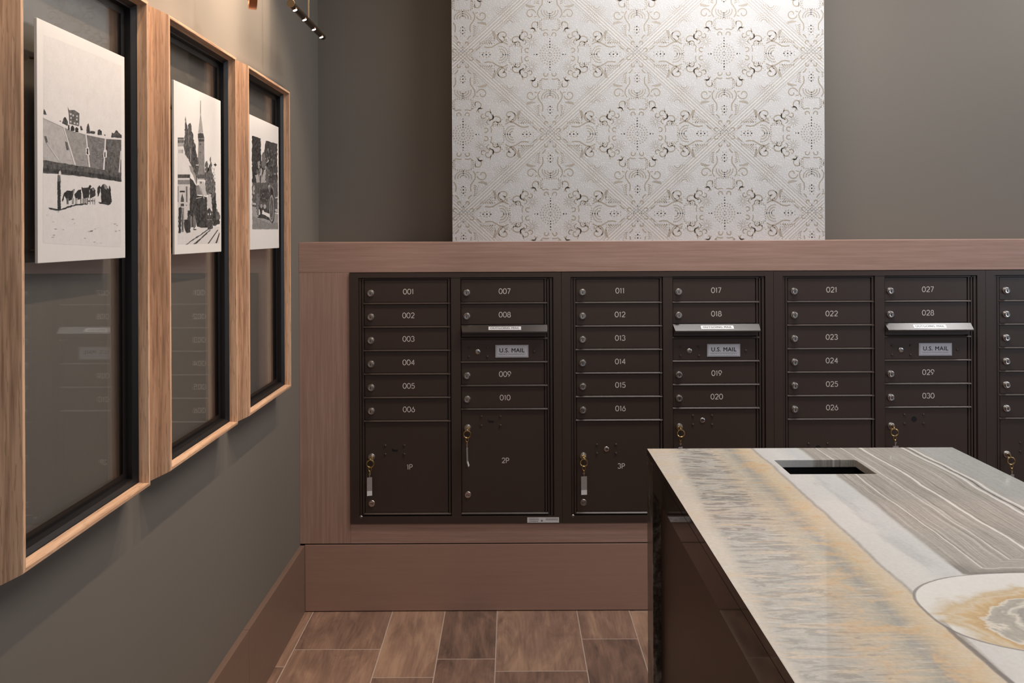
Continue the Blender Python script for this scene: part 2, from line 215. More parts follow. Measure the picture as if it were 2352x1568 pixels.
ART_STATION = [(0.93,[(.06,.147),(.958,.166),(.956,.055),(.059,.058)]),
(0.45,[(.528,.945),(.538,.947),(.539,.861),(.523,.859)]),
(0.72,[(.531,.879),(.544,.85),(.586,.751),(.479,.741),(.517,.84)]),
(0.3,[(.472,.735),(.518,.744),(.586,.748),(.609,.725),(.608,.698),(.484,.686),(.472,.715)]),
(0.7,[(.491,.707),(.602,.716),(.602,.713),(.491,.704)]),
(0.57,[(.484,.687),(.608,.698),(.613,.541),(.623,.491),(.442,.482),(.462,.539)]),
(0.3,[(.511,.676),(.544,.677),(.517,.666)]),
(0.3,[(.506,.625),(.546,.627),(.516,.619)]),
(0.44,[(.068,.676),(.187,.686),(.186,.655),(.067,.644)]),
(0.75,[(.068,.665),(.187,.675),(.187,.672),(.068,.661)]),
(0.7,[(.067,.644),(.186,.654),(.186,.634),(.067,.623)]),
(0.94,[(.067,.621),(.192,.627),(.32,.53),(.307,.474),(.065,.462)]),
(0.6,[(.084,.608),(.098,.607),(.096,.586),(.084,.587)]),
(0.6,[(.114,.61),(.128,.61),(.125,.588),(.114,.589)]),
(0.6,[(.138,.612),(.152,.611),(.149,.59),(.137,.591)]),
(0.6,[(.156,.613),(.17,.613),(.167,.591),(.155,.592)]),
(0.36,[(.218,.816),(.222,.807),(.227,.797),(.229,.787),(.234,.78),(.241,.772),(.254,.763),(.26,.749),(.256,.74),(.274,.753),(.265,.764),(.285,.778),(.321,.785),(.339,.767),(.337,.758),(.343,.745),(.336,.739),(.363,.729),(.373,.723),(.377,.715),(.376,.704),(.371,.692),(.387,.689),(.386,.676),(.419,.665),(.426,.655),(.427,.643),(.418,.634),(.431,.622),(.439,.611),(.453,.603),(.452,.592),(.475,.582),(.475,.571),(.472,.566),(.481,.555),(.471,.54),(.489,.533),(.48,.515),(.478,.509),(.47,.495),(.457,.486),(.462,.468),(.448,.462),(.452,.451),(.45,.435),(.447,.427),(.423,.437),(.425,.443),(.409,.458),(.389,.465),(.379,.476),(.372,.481),(.358,.489),(.363,.502),(.342,.511),(.338,.517),(.332,.531),(.311,.541),(.299,.548),(.277,.557),(.281,.564),(.254,.569),(.237,.576),(.222,.584),(.203,.592),(.207,.601),(.191,.612),(.189,.621),(.178,.632),(.183,.641),(.19,.655),(.188,.665),(.199,.676),(.191,.686),(.201,.698),(.208,.709),(.203,.717),(.211,.723),(.196,.733),(.211,.741),(.208,.752),(.208,.761),(.208,.772),(.217,.784),(.207,.793),(.213,.803)]),
(0.62,[(.307,.632),(.326,.634),(.326,.553),(.308,.552)]),
(0.5,[(.267,.731),(.284,.748),(.297,.676),(.274,.637)]),
(0.25,[(.362,.643),(.399,.654),(.402,.642),(.405,.637),(.41,.627),(.416,.618),(.417,.608),(.426,.598),(.429,.591),(.434,.579),(.442,.569),(.452,.561),(.437,.55),(.443,.543),(.436,.534),(.435,.522),(.425,.513),(.409,.523),(.41,.532),(.395,.544),(.391,.554),(.384,.564),(.371,.571),(.363,.579),(.369,.59),(.374,.597),(.373,.609),(.356,.616),(.356,.624),(.357,.636)]),
(0.9,[(.416,.541),(.482,.545),(.482,.54),(.416,.535)]),
(0.34,[(.065,.462),(.307,.475),(.307,.454),(.064,.441)]),
(0.9,[(.064,.44),(.3,.45),(.3,.442),(.064,.431)]),
(0.58,[(.064,.43),(.294,.441),(.293,.414),(.064,.404)]),
(0.85,[(.064,.401),(.293,.411),(.29,.199),(.24,.162),(.06,.157)]),
(0.28,[(.1,.369),(.153,.372),(.202,.373),(.198,.362),(.148,.362),(.1,.359)]),
(0.3,[(.148,.356),(.179,.32),(.181,.306),(.116,.304),(.121,.325)]),
(0.3,[(.116,.295),(.181,.297),(.181,.28),(.116,.279)]),
(0.45,[(.217,.399),(.251,.4),(.25,.307),(.222,.307)]),
(0.35,[(.211,.29),(.242,.291),(.236,.283)]),
(0.4,[(.064,.394),(.075,.395),(.074,.303),(.062,.302)]),
(0.27,[(.298,.456),(.334,.448),(.368,.441),(.388,.43),(.409,.419),(.435,.411),(.437,.399),(.438,.386),(.437,.378),(.448,.366),(.445,.354),(.497,.353),(.551,.354),(.608,.352),(.665,.35),(.662,.339),(.668,.325),(.66,.313),(.67,.302),(.663,.289),(.67,.279),(.67,.267),(.664,.255),(.668,.243),(.673,.229),(.677,.217),(.678,.206),(.671,.195),(.676,.182),(.677,.172),(.674,.158),(.63,.157),(.578,.157),(.538,.156),(.494,.16),(.443,.163),(.434,.175),(.427,.189),(.416,.199),(.396,.187),(.381,.172),(.367,.159),(.296,.158),(.294,.17),(.297,.18),(.292,.193),(.293,.202),(.298,.212),(.299,.225),(.3,.234),(.296,.248),(.296,.258),(.294,.27),(.294,.278),(.293,.29),(.295,.302),(.301,.313),(.295,.324),(.3,.335),(.302,.346),(.299,.356),(.299,.367),(.299,.38),(.296,.389),(.302,.399),(.302,.411),(.296,.421),(.296,.434),(.297,.445)]),
(0.4,[(.442,.482),(.623,.492),(.625,.459),(.467,.451)]),
(0.9,[(.467,.457),(.609,.465),(.609,.46),(.471,.452)]),
(0.82,[(.48,.443),(.602,.447),(.622,.422),(.662,.358),(.573,.362)]),
(0.25,[(.52,.442),(.547,.443),(.54,.43),(.524,.429)]),
(0.66,[(.283,.528),(.32,.493),(.37,.474),(.428,.425),(.447,.411),(.428,.466),(.352,.525)]),
(0.55,[(.427,.413),(.487,.42),(.553,.362),(.433,.358)]),
(0.7,[(.487,.412),(.513,.417),(.614,.337),(.586,.34)]),
(0.8,[(.426,.337),(.55,.349),(.546,.345),(.433,.333)]),
(0.43,[(.619,.485),(.609,.5),(.639,.511),(.617,.524),(.642,.537),(.619,.544),(.624,.559),(.64,.573),(.673,.582),(.676,.572),(.694,.561),(.687,.544),(.709,.534),(.713,.514),(.707,.525),(.71,.543),(.713,.554),(.74,.566),(.75,.575),(.731,.59),(.732,.601),(.753,.615),(.762,.596),(.757,.582),(.769,.577),(.786,.559),(.766,.546),(.765,.538),(.774,.525),(.776,.519),(.802,.505),(.825,.492),(.812,.479),(.823,.474),(.841,.455),(.857,.448),(.864,.439),(.846,.42),(.866,.415),(.859,.398),(.853,.391),(.876,.378),(.87,.366),(.873,.356),(.866,.34),(.884,.327),(.862,.322),(.889,.31),(.889,.299),(.878,.284),(.906,.278),(.909,.264),(.945,.259),(.958,.246),(.973,.238),(.973,.22),(.943,.209),(.966,.199),(.959,.182),(.911,.181),(.853,.169),(.796,.172),(.802,.186),(.805,.191),(.791,.204),(.793,.214),(.782,.231),(.777,.234),(.803,.252),(.793,.263),(.787,.273),(.783,.281),(.791,.291),(.787,.306),(.764,.314),(.775,.331),(.764,.343),(.773,.347),(.746,.36),(.765,.371),(.718,.373),(.664,.366),(.658,.379),(.64,.389),(.631,.405),(.637,.414),(.621,.43),(.628,.442),(.642,.453),(.611,.462),(.624,.476)]),
(0.62,[(.701,.5),(.715,.493),(.707,.481)]),
(0.25,[(.678,.447),(.692,.44),(.683,.428)]),
(0.25,[(.703,.413),(.717,.406),(.708,.394)]),
(0.7,[(.724,.427),(.738,.42),(.729,.408)]),
(0.7,[(.763,.469),(.777,.462),(.769,.449)]),
(0.7,[(.754,.466),(.768,.459),(.76,.447)]),
(0.7,[(.65,.382),(.664,.375),(.655,.363)]),
(0.25,[(.826,.545),(.84,.538),(.831,.526)]),
(0.7,[(.826,.44),(.841,.433),(.832,.421)]),
(0.62,[(.652,.506),(.665,.499),(.657,.487)]),
(0.62,[(.688,.513),(.702,.506),(.693,.494)]),
(0.7,[(.665,.438),(.679,.431),(.67,.419)]),
(0.62,[(.818,.396),(.833,.389),(.824,.377)]),
(0.25,[(.673,.537),(.687,.53),(.678,.517)]),
(0.25,[(.725,.422),(.739,.415),(.73,.403)]),
(0.62,[(.662,.499),(.675,.492),(.667,.479)]),
(0.7,[(.644,.466),(.658,.459),(.649,.447)]),
(0.62,[(.781,.55),(.795,.542),(.786,.53)]),
(0.25,[(.706,.481),(.72,.474),(.712,.462)]),
(0.62,[(.68,.445),(.694,.438),(.685,.426)]),
(0.25,[(.718,.453),(.732,.446),(.724,.434)]),
(0.62,[(.826,.54),(.841,.533),(.832,.521)]),
(0.25,[(.775,.339),(.806,.347),(.811,.353),(.833,.365),(.859,.372),(.871,.362),(.858,.351),(.872,.344),(.86,.332),(.875,.321),(.873,.312),(.86,.303),(.864,.293),(.866,.286),(.875,.277),(.863,.265),(.877,.257),(.869,.242),(.87,.232),(.866,.225),(.865,.216),(.867,.206),(.92,.211),(.953,.218),(.947,.209),(.965,.195),(.957,.185),(.928,.185),(.876,.179),(.837,.174),(.8,.172),(.808,.181),(.805,.193),(.793,.201),(.786,.211),(.788,.221),(.788,.228),(.791,.241),(.791,.25),(.782,.258),(.788,.272),(.786,.28),(.775,.286),(.784,.296),(.78,.309),(.772,.317),(.777,.33)]),
(0.2,[(.82,.568),(.852,.573),(.858,.584),(.87,.574),(.903,.569),(.87,.563),(.862,.554),(.852,.561)]),
(0.86,[(.698,.371),(.745,.37),(.767,.322),(.775,.291),(.734,.26),(.692,.264),(.669,.335)]),
(0.33,[(.65,.261),(.681,.273),(.715,.285),(.75,.271),(.785,.259),(.782,.249),(.789,.238),(.783,.226),(.791,.213),(.789,.2),(.796,.186),(.789,.175),(.796,.164),(.798,.154),(.751,.148),(.714,.144),(.671,.146),(.675,.159),(.666,.175),(.652,.189),(.645,.204),(.649,.215),(.653,.226),(.645,.236),(.652,.249)]),
(0.6,[(.66,.211),(.785,.212),(.785,.208),(.66,.207)]),
(0.95,[(.675,.242),(.689,.252),(.701,.242),(.689,.235)]),
(0.95,[(.73,.243),(.744,.253),(.757,.243),(.744,.236)]),
(0.25,[(.077,.268),(.109,.276),(.143,.27),(.14,.259),(.139,.251),(.132,.242),(.128,.233),(.127,.222),(.128,.216),(.119,.206),(.134,.199),(.123,.186),(.116,.177),(.127,.167),(.113,.158),(.113,.149),(.121,.142),(.118,.131),(.115,.124),(.075,.122),(.069,.132),(.077,.137),(.078,.147),(.076,.157),(.066,.162),(.077,.173),(.078,.183),(.066,.191),(.079,.2),(.066,.209),(.066,.214),(.081,.227),(.076,.234),(.079,.243),(.077,.252),(.075,.259)]),
(0.58,[(.133,.272),(.181,.273),(.174,.131),(.13,.129)]),
(0.3,[(.144,.233),(.158,.233),(.157,.14),(.142,.14)]),
(0.25,[(.252,.257),(.292,.259),(.295,.247),(.297,.236),(.291,.227),(.303,.22),(.296,.208),(.299,.199),(.305,.187),(.301,.182),(.306,.17),(.299,.161),(.307,.151),(.296,.145),(.306,.136),(.3,.127),(.272,.126),(.23,.123),(.214,.131),(.202,.138),(.191,.151),(.185,.157),(.184,.165),(.179,.173),(.178,.184),(.188,.193),(.178,.201),(.207,.203),(.245,.204),(.242,.21),(.254,.221),(.247,.231),(.247,.239),(.252,.246)]),
(0.55,[(.303,.225),(.338,.225),(.337,.159),(.302,.155)]),
(0.5,[(.353,.211),(.38,.244),(.424,.2),(.417,.163),(.372,.146)]),
(0.2,[(.352,.146),(.404,.148),(.443,.144),(.391,.141)]),
(0.33,[(.662,.145),(.692,.143),(.651,.137),(.622,.129),(.579,.122),(.549,.114),(.506,.107),(.474,.101),(.445,.094),(.406,.09),(.37,.081),(.344,.077),(.305,.071),(.273,.062),(.244,.056),(.201,.055),(.242,.061),(.269,.066),(.29,.074),(.321,.079),(.36,.088),(.391,.091),(.425,.101),(.463,.107),(.495,.11),(.527,.116),(.557,.126),(.59,.13),(.629,.139)]),
(0.33,[(.715,.142),(.75,.141),(.711,.133),(.676,.127),(.655,.116),(.616,.108),(.589,.101),(.566,.095),(.525,.086),(.508,.079),(.477,.072),(.446,.062),(.412,.057),(.358,.057),(.388,.063),(.428,.072),(.46,.08),(.485,.085),(.523,.092),(.556,.103),(.586,.111),(.612,.118),(.645,.127),(.677,.132)]),
(0.33,[(.905,.146),(.922,.143),(.703,.057),(.674,.057)]),
(0.33,[(.952,.13),(.96,.118),(.891,.058),(.853,.058)]),
(0.46,[(.212,.605),(.217,.611),(.227,.607),(.222,.6)]),
(0.46,[(.288,.678),(.292,.684),(.3,.68),(.296,.673)]),
(0.28,[(.201,.606),(.205,.615),(.213,.609),(.209,.599)]),
(0.28,[(.279,.714),(.285,.722),(.295,.717),(.29,.707)]),
(0.46,[(.308,.759),(.311,.767),(.317,.761),(.314,.752)]),
(0.46,[(.276,.588),(.282,.596),(.291,.59),(.287,.581)]),
(0.46,[(.309,.665),(.313,.674),(.321,.668),(.317,.658)]),
(0.52,[(.309,.598),(.314,.607),(.322,.601),(.318,.589)]),
(0.52,[(.209,.643),(.214,.65),(.223,.646),(.219,.638)]),
(0.46,[(.235,.629),(.241,.639),(.25,.632),(.246,.621)]),
(0.46,[(.258,.597),(.261,.604),(.268,.599),(.265,.592)]),
(0.28,[(.297,.673),(.302,.678),(.311,.675),(.307,.669)]),
(0.52,[(.285,.69),(.29,.697),(.3,.692),(.295,.684)]),
(0.28,[(.29,.63),(.294,.639),(.3,.633),(.297,.623)]),
(0.28,[(.29,.669),(.294,.677),(.302,.672),(.298,.663)]),
(0.52,[(.252,.704),(.258,.712),(.268,.707),(.263,.697)]),
(0.28,[(.245,.728),(.25,.738),(.258,.731),(.254,.72)]),
(0.52,[(.261,.606),(.265,.614),(.272,.609),(.269,.6)]),
(0.52,[(.238,.596),(.243,.604),(.252,.598),(.248,.589)]),
(0.52,[(.197,.615),(.202,.624),(.212,.618),(.208,.607)]),
(0.28,[(.258,.737),(.263,.743),(.273,.739),(.269,.732)]),
(0.46,[(.255,.694),(.259,.704),(.268,.697),(.264,.686)]),
(0.52,[(.256,.696),(.26,.704),(.268,.698),(.264,.689)]),
(0.52,[(.291,.703),(.296,.713),(.305,.706),(.3,.696)]),
(0.46,[(.217,.652),(.223,.661),(.233,.655),(.228,.644)]),
(0.46,[(.203,.587),(.206,.596),(.212,.59),(.209,.579)]),
(0.27,[(.426,.5),(.43,.506),(.437,.502),(.433,.495)]),
(0.27,[(.405,.542),(.41,.551),(.419,.545),(.415,.535)]),
(0.46,[(.392,.622),(.397,.629),(.407,.624),(.402,.615)]),
(0.27,[(.389,.577),(.393,.582),(.402,.579),(.398,.572)]),
(0.27,[(.368,.499),(.375,.507),(.388,.502),(.382,.493)]),
(0.27,[(.392,.609),(.396,.617),(.402,.612),(.399,.603)]),
(0.46,[(.384,.59),(.39,.598),(.4,.592),(.395,.582)]),
(0.46,[(.407,.532),(.415,.542),(.427,.536),(.421,.524)]),
(0.46,[(.37,.511),(.376,.521),(.385,.514),(.381,.501)]),
(0.46,[(.403,.575),(.408,.583),(.419,.578),(.414,.568)]),
(0.46,[(.383,.516),(.388,.526),(.397,.519),(.393,.507)]),
(0.27,[(.369,.531),(.375,.539),(.385,.534),(.38,.525)]),
(0.46,[(.421,.521),(.428,.531),(.44,.524),(.434,.512)]),
(0.46,[(.409,.572),(.414,.582),(.423,.575),(.418,.564)]),
(0.27,[(.367,.612),(.373,.622),(.383,.615),(.378,.603)]),
(0.27,[(.412,.594),(.416,.604),(.422,.597),(.419,.585)]),
(0.27,[(.345,.541),(.349,.548),(.358,.543),(.354,.536)]),
(0.27,[(.408,.626),(.413,.636),(.422,.629),(.417,.617)]),
(0.28,[(.678,.433),(.684,.44),(.693,.435),(.689,.427)]),
(0.3,[(.755,.382),(.761,.389),(.772,.384),(.766,.376)]),
(0.3,[(.839,.452),(.846,.458),(.86,.454),(.854,.446)]),
(0.28,[(.675,.491),(.682,.497),(.696,.493),(.69,.486)]),
(0.58,[(.769,.509),(.777,.516),(.79,.511),(.783,.503)]),
(0.66,[(.794,.397),(.799,.404),(.809,.398),(.804,.39)]),
(0.66,[(.779,.381),(.784,.389),(.795,.383),(.79,.374)]),
(0.66,[(.835,.502),(.841,.507),(.851,.504),(.846,.498)]),
(0.58,[(.672,.371),(.678,.378),(.688,.373),(.683,.364)]),
(0.66,[(.715,.392),(.721,.399),(.733,.394),(.727,.386)]),
(0.58,[(.749,.383),(.756,.391),(.768,.385),(.762,.375)]),
(0.28,[(.841,.421),(.846,.43),(.855,.423),(.85,.414)]),
(0.58,[(.778,.487),(.785,.495),(.799,.49),(.792,.481)]),
(0.58,[(.653,.441),(.659,.448),(.671,.443),(.666,.436)]),
(0.66,[(.8,.459),(.805,.465),(.813,.46),(.809,.454)]),
(0.58,[(.814,.514),(.821,.519),(.833,.516),(.827,.511)]),
(0.28,[(.744,.38),(.749,.385),(.759,.382),(.754,.375)]),
(0.3,[(.693,.503),(.699,.508),(.711,.505),(.706,.499)]),
(0.58,[(.837,.478),(.842,.486),(.852,.481),(.847,.471)]),
(0.66,[(.69,.373),(.698,.379),(.711,.375),(.705,.367)]),
(0.28,[(.811,.463),(.819,.471),(.833,.465),(.826,.456)]),
(0.3,[(.758,.378),(.764,.384),(.775,.38),(.77,.372)]),
(0.58,[(.829,.456),(.834,.462),(.844,.458),(.839,.451)]),
(0.3,[(.63,.45),(.636,.455),(.647,.452),(.642,.446)]),
(0.58,[(.64,.419),(.646,.427),(.656,.421),(.651,.413)]),
(0.28,[(.757,.476),(.763,.483),(.774,.479),(.769,.47)]),
(0.2,[(.482,.292),(.491,.299),(.508,.294),(.5,.286)]),
(0.2,[(.437,.231),(.445,.243),(.46,.234),(.453,.22)]),
(0.2,[(.479,.234),(.488,.24),(.503,.235),(.496,.227)]),
(0.34,[(.489,.179),(.496,.188),(.508,.181),(.502,.169)]),
(0.34,[(.604,.283),(.613,.293),(.63,.286),(.622,.274)]),
(0.2,[(.447,.224),(.458,.232),(.478,.226),(.468,.216)]),
(0.34,[(.479,.268),(.492,.279),(.515,.271),(.504,.259)]),
(0.2,[(.431,.266),(.442,.273),(.462,.268),(.452,.259)]),
(0.34,[(.519,.226),(.528,.232),(.545,.227),(.537,.219)]),
(0.34,[(.488,.198),(.496,.207),(.509,.2),(.502,.19)]),
(0.2,[(.538,.219),(.55,.226),(.571,.221),(.561,.213)]),
(0.2,[(.442,.182),(.453,.19),(.472,.184),(.463,.174)]),
(0.34,[(.507,.205),(.516,.214),(.532,.207),(.524,.197)]),
(0.2,[(.455,.297),(.463,.308),(.478,.3),(.471,.288)]),
(0.22,[(.832,.228),(.84,.24),(.853,.231),(.847,.217)]),
(0.22,[(.854,.222),(.86,.229),(.869,.224),(.865,.216)]),
(0.22,[(.792,.277),(.797,.286),(.806,.279),(.802,.268)]),
(0.5,[(.784,.323),(.789,.334),(.798,.325),(.794,.312)]),
(0.22,[(.795,.218),(.8,.227),(.809,.22),(.804,.208)]),
(0.22,[(.793,.186),(.797,.196),(.805,.188),(.801,.175)]),
(0.22,[(.855,.311),(.863,.321),(.878,.314),(.871,.303)]),
(0.5,[(.796,.187),(.801,.198),(.81,.189),(.806,.175)]),
(0.22,[(.809,.297),(.813,.304),(.822,.299),(.818,.29)]),
(0.5,[(.808,.214),(.814,.224),(.826,.216),(.82,.205)]),
(0.22,[(.788,.298),(.793,.308),(.803,.3),(.798,.288)]),
(0.22,[(.824,.235),(.829,.247),(.837,.237),(.833,.223)]),
(0.5,[(.864,.299),(.87,.308),(.881,.301),(.876,.29)]),
(0.22,[(.815,.258),(.819,.264),(.827,.259),(.823,.252)])]
ART_CAR = [(0.25,[(.08,.848),(.127,.85),(.184,.85),(.247,.852),(.295,.85),(.359,.852),(.348,.835),(.358,.824),(.366,.806),(.364,.791),(.351,.777),(.368,.764),(.357,.752),(.358,.735),(.376,.717),(.37,.701),(.37,.685),(.384,.675),(.395,.657),(.399,.64),(.442,.636),(.524,.634),(.514,.615),(.51,.602),(.511,.585),(.527,.574),(.506,.559),(.517,.54),(.506,.527),(.523,.513),(.525,.498),(.529,.483),(.518,.469),(.518,.454),(.517,.44),(.506,.425),(.518,.407),(.514,.396),(.518,.377),(.46,.374),(.394,.372),(.32,.373),(.262,.372),(.203,.367),(.144,.366),(.079,.365),(.072,.378),(.086,.391),(.081,.41),(.077,.422),(.077,.434),(.067,.448),(.064,.466),(.081,.48),(.082,.496),(.065,.505),(.063,.52),(.085,.536),(.079,.553),(.078,.563),(.076,.579),(.071,.589),(.063,.609),(.086,.623),(.065,.636),(.082,.647),(.062,.663),(.065,.678),(.068,.69),(.071,.708),(.075,.723),(.065,.731),(.067,.749),(.081,.761),(.086,.78),(.079,.789),(.064,.803),(.084,.821),(.069,.833)]),
(0.32,[(.534,.849),(.612,.854),(.67,.853),(.742,.852),(.794,.857),(.886,.857),(.951,.859),(.945,.839),(.939,.821),(.96,.813),(.933,.791),(.962,.778),(.939,.76),(.933,.745),(.946,.728),(.94,.713),(.94,.695),(.942,.682),(.96,.663),(.954,.65),(.965,.629),(.938,.615),(.957,.598),(.964,.584),(.961,.566),(.944,.549),(.962,.532),(.951,.517),(.936,.503),(.961,.487),(.946,.469),(.958,.453),(.949,.439),(.954,.421),(.955,.408),(.955,.394),(.864,.388),(.818,.387),(.726,.387),(.656,.38),(.592,.381),(.519,.379),(.515,.39),(.518,.408),(.511,.422),(.531,.441),(.528,.451),(.532,.466),(.53,.482),(.524,.497),(.511,.509),(.527,.528),(.526,.541),(.523,.557),(.529,.57),(.532,.586),(.517,.602),(.522,.614),(.543,.629),(.542,.643),(.528,.657),(.538,.676),(.512,.692),(.522,.708),(.494,.719),(.49,.738),(.475,.75),(.47,.766),(.493,.784),(.495,.8),(.5,.816),(.524,.835)]),
(0.48,[(.387,.725),(.429,.749),(.479,.759),(.489,.747),(.498,.731),(.507,.72),(.513,.704),(.532,.686),(.542,.675),(.534,.659),(.522,.643),(.534,.624),(.457,.625),(.387,.632),(.379,.65),(.38,.666),(.384,.676),(.388,.697),(.393,.709)]),
(0.45,[(.562,.567),(.585,.56),(.575,.541),(.553,.551)]),
(0.45,[(.556,.551),(.578,.545),(.568,.526),(.546,.536)]),
(0.45,[(.798,.726),(.821,.72),(.811,.7),(.787,.71)]),
(0.55,[(.637,.629),(.66,.623),(.65,.604),(.627,.614)]),
(0.22,[(.909,.605),(.933,.599),(.922,.579),(.898,.589)]),
(0.55,[(.826,.56),(.85,.553),(.839,.534),(.816,.544)]),
(0.55,[(.75,.678),(.773,.672),(.762,.652),(.739,.662)]),
(0.55,[(.72,.725),(.744,.719),(.733,.699),(.71,.709)]),
(0.55,[(.636,.615),(.659,.608),(.649,.589),(.626,.599)]),
(0.55,[(.591,.635),(.614,.629),(.604,.609),(.582,.619)]),
(0.55,[(.58,.71),(.602,.704),(.592,.684),(.57,.694)]),
(0.55,[(.705,.792),(.728,.786),(.718,.766),(.695,.776)]),
(0.55,[(.577,.72),(.599,.714),(.589,.695),(.567,.705)]),
(0.45,[(.785,.71),(.809,.704),(.798,.684),(.775,.694)]),
(0.45,[(.784,.699),(.808,.693),(.797,.674),(.774,.684)]),
(0.22,[(.84,.633),(.864,.627),(.853,.607),(.829,.617)]),
(0.55,[(.811,.617),(.835,.611),(.824,.591),(.801,.602)]),
(0.22,[(.754,.716),(.778,.71),(.767,.69),(.744,.7)]),
(0.22,[(.627,.709),(.649,.703),(.639,.684),(.617,.694)]),
(0.22,[(.536,.67),(.559,.664),(.549,.645),(.527,.654)]),
(0.45,[(.804,.685),(.828,.679),(.817,.659),(.794,.669)]),
(0.22,[(.911,.711),(.935,.705),(.925,.685),(.901,.695)]),
(0.22,[(.66,.583),(.682,.577),(.672,.557),(.65,.567)]),
(0.55,[(.58,.649),(.602,.643),(.592,.624),(.57,.634)]),
(0.55,[(.563,.596),(.585,.59),(.575,.571),(.553,.581)]),
(0.55,[(.563,.619),(.585,.612),(.575,.593),(.553,.603)]),
(0.55,[(.686,.613),(.709,.607),(.699,.588),(.676,.598)]),
(0.45,[(.57,.644),(.593,.638),(.583,.618),(.56,.628)]),
(0.22,[(.847,.679),(.871,.673),(.861,.653),(.837,.663)]),
(0.45,[(.752,.769),(.776,.763),(.765,.743),(.742,.753)]),
(0.62,[(.583,.789),(.621,.797),(.618,.782),(.62,.773),(.611,.758),(.585,.755),(.585,.768),(.592,.778)]),
(0.78,[(.523,.677),(.587,.69),(.628,.709),(.64,.699),(.582,.679)]),
(0.66,[(.248,.66),(.299,.677),(.34,.664),(.342,.654),(.343,.642),(.335,.633),(.293,.614),(.254,.621),(.259,.636),(.253,.648)]),
(0.45,[(.212,.605),(.301,.615),(.368,.626),(.355,.611),(.366,.597),(.375,.584),(.382,.57),(.39,.555),(.302,.549),(.233,.548),(.215,.562),(.228,.578),(.21,.59)]),
(0.72,[(.164,.559),(.212,.564),(.261,.572),(.275,.559),(.288,.544),(.301,.555),(.305,.568),(.324,.58),(.339,.591),(.348,.606),(.345,.617),(.363,.628),(.4,.611),(.399,.598),(.387,.586),(.39,.574),(.385,.56),(.397,.55),(.405,.563),(.411,.573),(.431,.583),(.442,.597),(.45,.606),(.456,.617),(.512,.62),(.514,.608),(.503,.596),(.499,.584),(.508,.575),(.509,.563),(.508,.551),(.495,.535),(.495,.528),(.502,.516),(.501,.503),(.455,.501),(.404,.5),(.365,.497),(.317,.493),(.263,.493),(.228,.492),(.221,.502),(.202,.514),(.203,.527),(.19,.535),(.18,.546)]),
(0.38,[(.319,.56),(.366,.571),(.368,.556),(.365,.542),(.358,.527),(.357,.51),(.361,.495),(.325,.496),(.325,.511),(.311,.527),(.306,.543)]),
(0.42,[(.514,.611),(.626,.618),(.632,.601),(.623,.587),(.62,.568),(.623,.553),(.617,.543),(.627,.525),(.632,.508),(.533,.505),(.537,.52),(.522,.536),(.512,.548),(.512,.567),(.526,.58),(.524,.595)]),
(0.8,[(.83,.606),(.864,.616),(.89,.606),(.855,.597)]),
(0.75,[(.614,.587),(.638,.594),(.659,.585),(.63,.577)]),
(0.4,[(.078,.498),(.131,.501),(.205,.502),(.272,.509),(.323,.512),(.382,.511),(.443,.516),(.527,.518),(.583,.52),(.669,.529),(.74,.527),(.797,.534),(.889,.537),(.943,.54),(.96,.523),(.959,.506),(.951,.489),(.946,.476),(.961,.461),(.962,.445),(.957,.433),(.942,.416),(.938,.4),(.939,.384),(.956,.369),(.948,.354),(.945,.333),(.957,.321),(.942,.304),(.948,.29),(.899,.291),(.818,.291),(.76,.292),(.676,.298),(.614,.298),(.548,.294),(.504,.3),(.436,.301),(.383,.301),(.305,.303),(.254,.305),(.196,.303),(.13,.311),(.079,.315),(.063,.332),(.063,.342),(.081,.358),(.063,.372),(.087,.385),(.086,.397),(.062,.411),(.079,.427),(.069,.44),(.065,.455),(.074,.466),(.085,.485)]),
(0.3,[(.309,.453),(.374,.46),(.458,.464),(.523,.471),(.589,.477),(.608,.458),(.629,.443),(.641,.431),(.664,.411),(.628,.399),(.605,.381),(.581,.365),(.514,.362),(.448,.364),(.377,.356),(.333,.358),(.337,.374),(.313,.387),(.324,.403),(.325,.425),(.321,.436)]),
(0.72,[(.096,.466),(.128,.478),(.145,.487),(.143,.477),(.146,.465),(.158,.454),(.124,.436),(.146,.427),(.156,.415),(.097,.413),(.089,.424),(.104,.436),(.098,.443),(.089,.456)]),
(0.8,[(.61,.5),(.657,.51),(.661,.501),(.675,.489),(.626,.47),(.611,.485)]),
(0.84,[(.077,.351),(.132,.348),(.186,.349),(.188,.335),(.122,.337),(.071,.334)]),
(0.82,[(.859,.415),(.959,.423),(.959,.411),(.855,.406)]),
(0.8,[(.852,.32),(.911,.321),(.967,.322),(.967,.309),(.967,.293),(.898,.297),(.848,.302)]),
(0.68,[(.069,.321),(.126,.318),(.195,.319),(.189,.307),(.193,.296),(.204,.287),(.21,.276),(.207,.266),(.206,.255),(.256,.258),(.312,.262),(.356,.263),(.408,.26),(.458,.255),(.498,.251),(.546,.249),(.606,.245),(.656,.24),(.684,.251),(.724,.262),(.756,.276),(.794,.286),(.847,.285),(.896,.284),(.957,.279),(.968,.27),(.965,.256),(.964,.244),(.957,.233),(.954,.219),(.964,.208),(.958,.191),(.951,.181),(.967,.168),(.964,.156),(.908,.157),(.849,.156),(.806,.155),(.743,.154),(.697,.154),(.637,.156),(.595,.155),(.539,.153),(.503,.154),(.454,.153),(.397,.156),(.351,.152),(.304,.153),(.255,.156),(.211,.154),(.167,.151),(.129,.152),(.078,.153),(.077,.162),(.068,.176),(.069,.185),(.084,.193),(.077,.204),(.079,.215),(.071,.228),(.07,.235),(.081,.247),(.068,.258),(.07,.268),(.078,.277),(.075,.29),(.071,.301),(.067,.312)]),
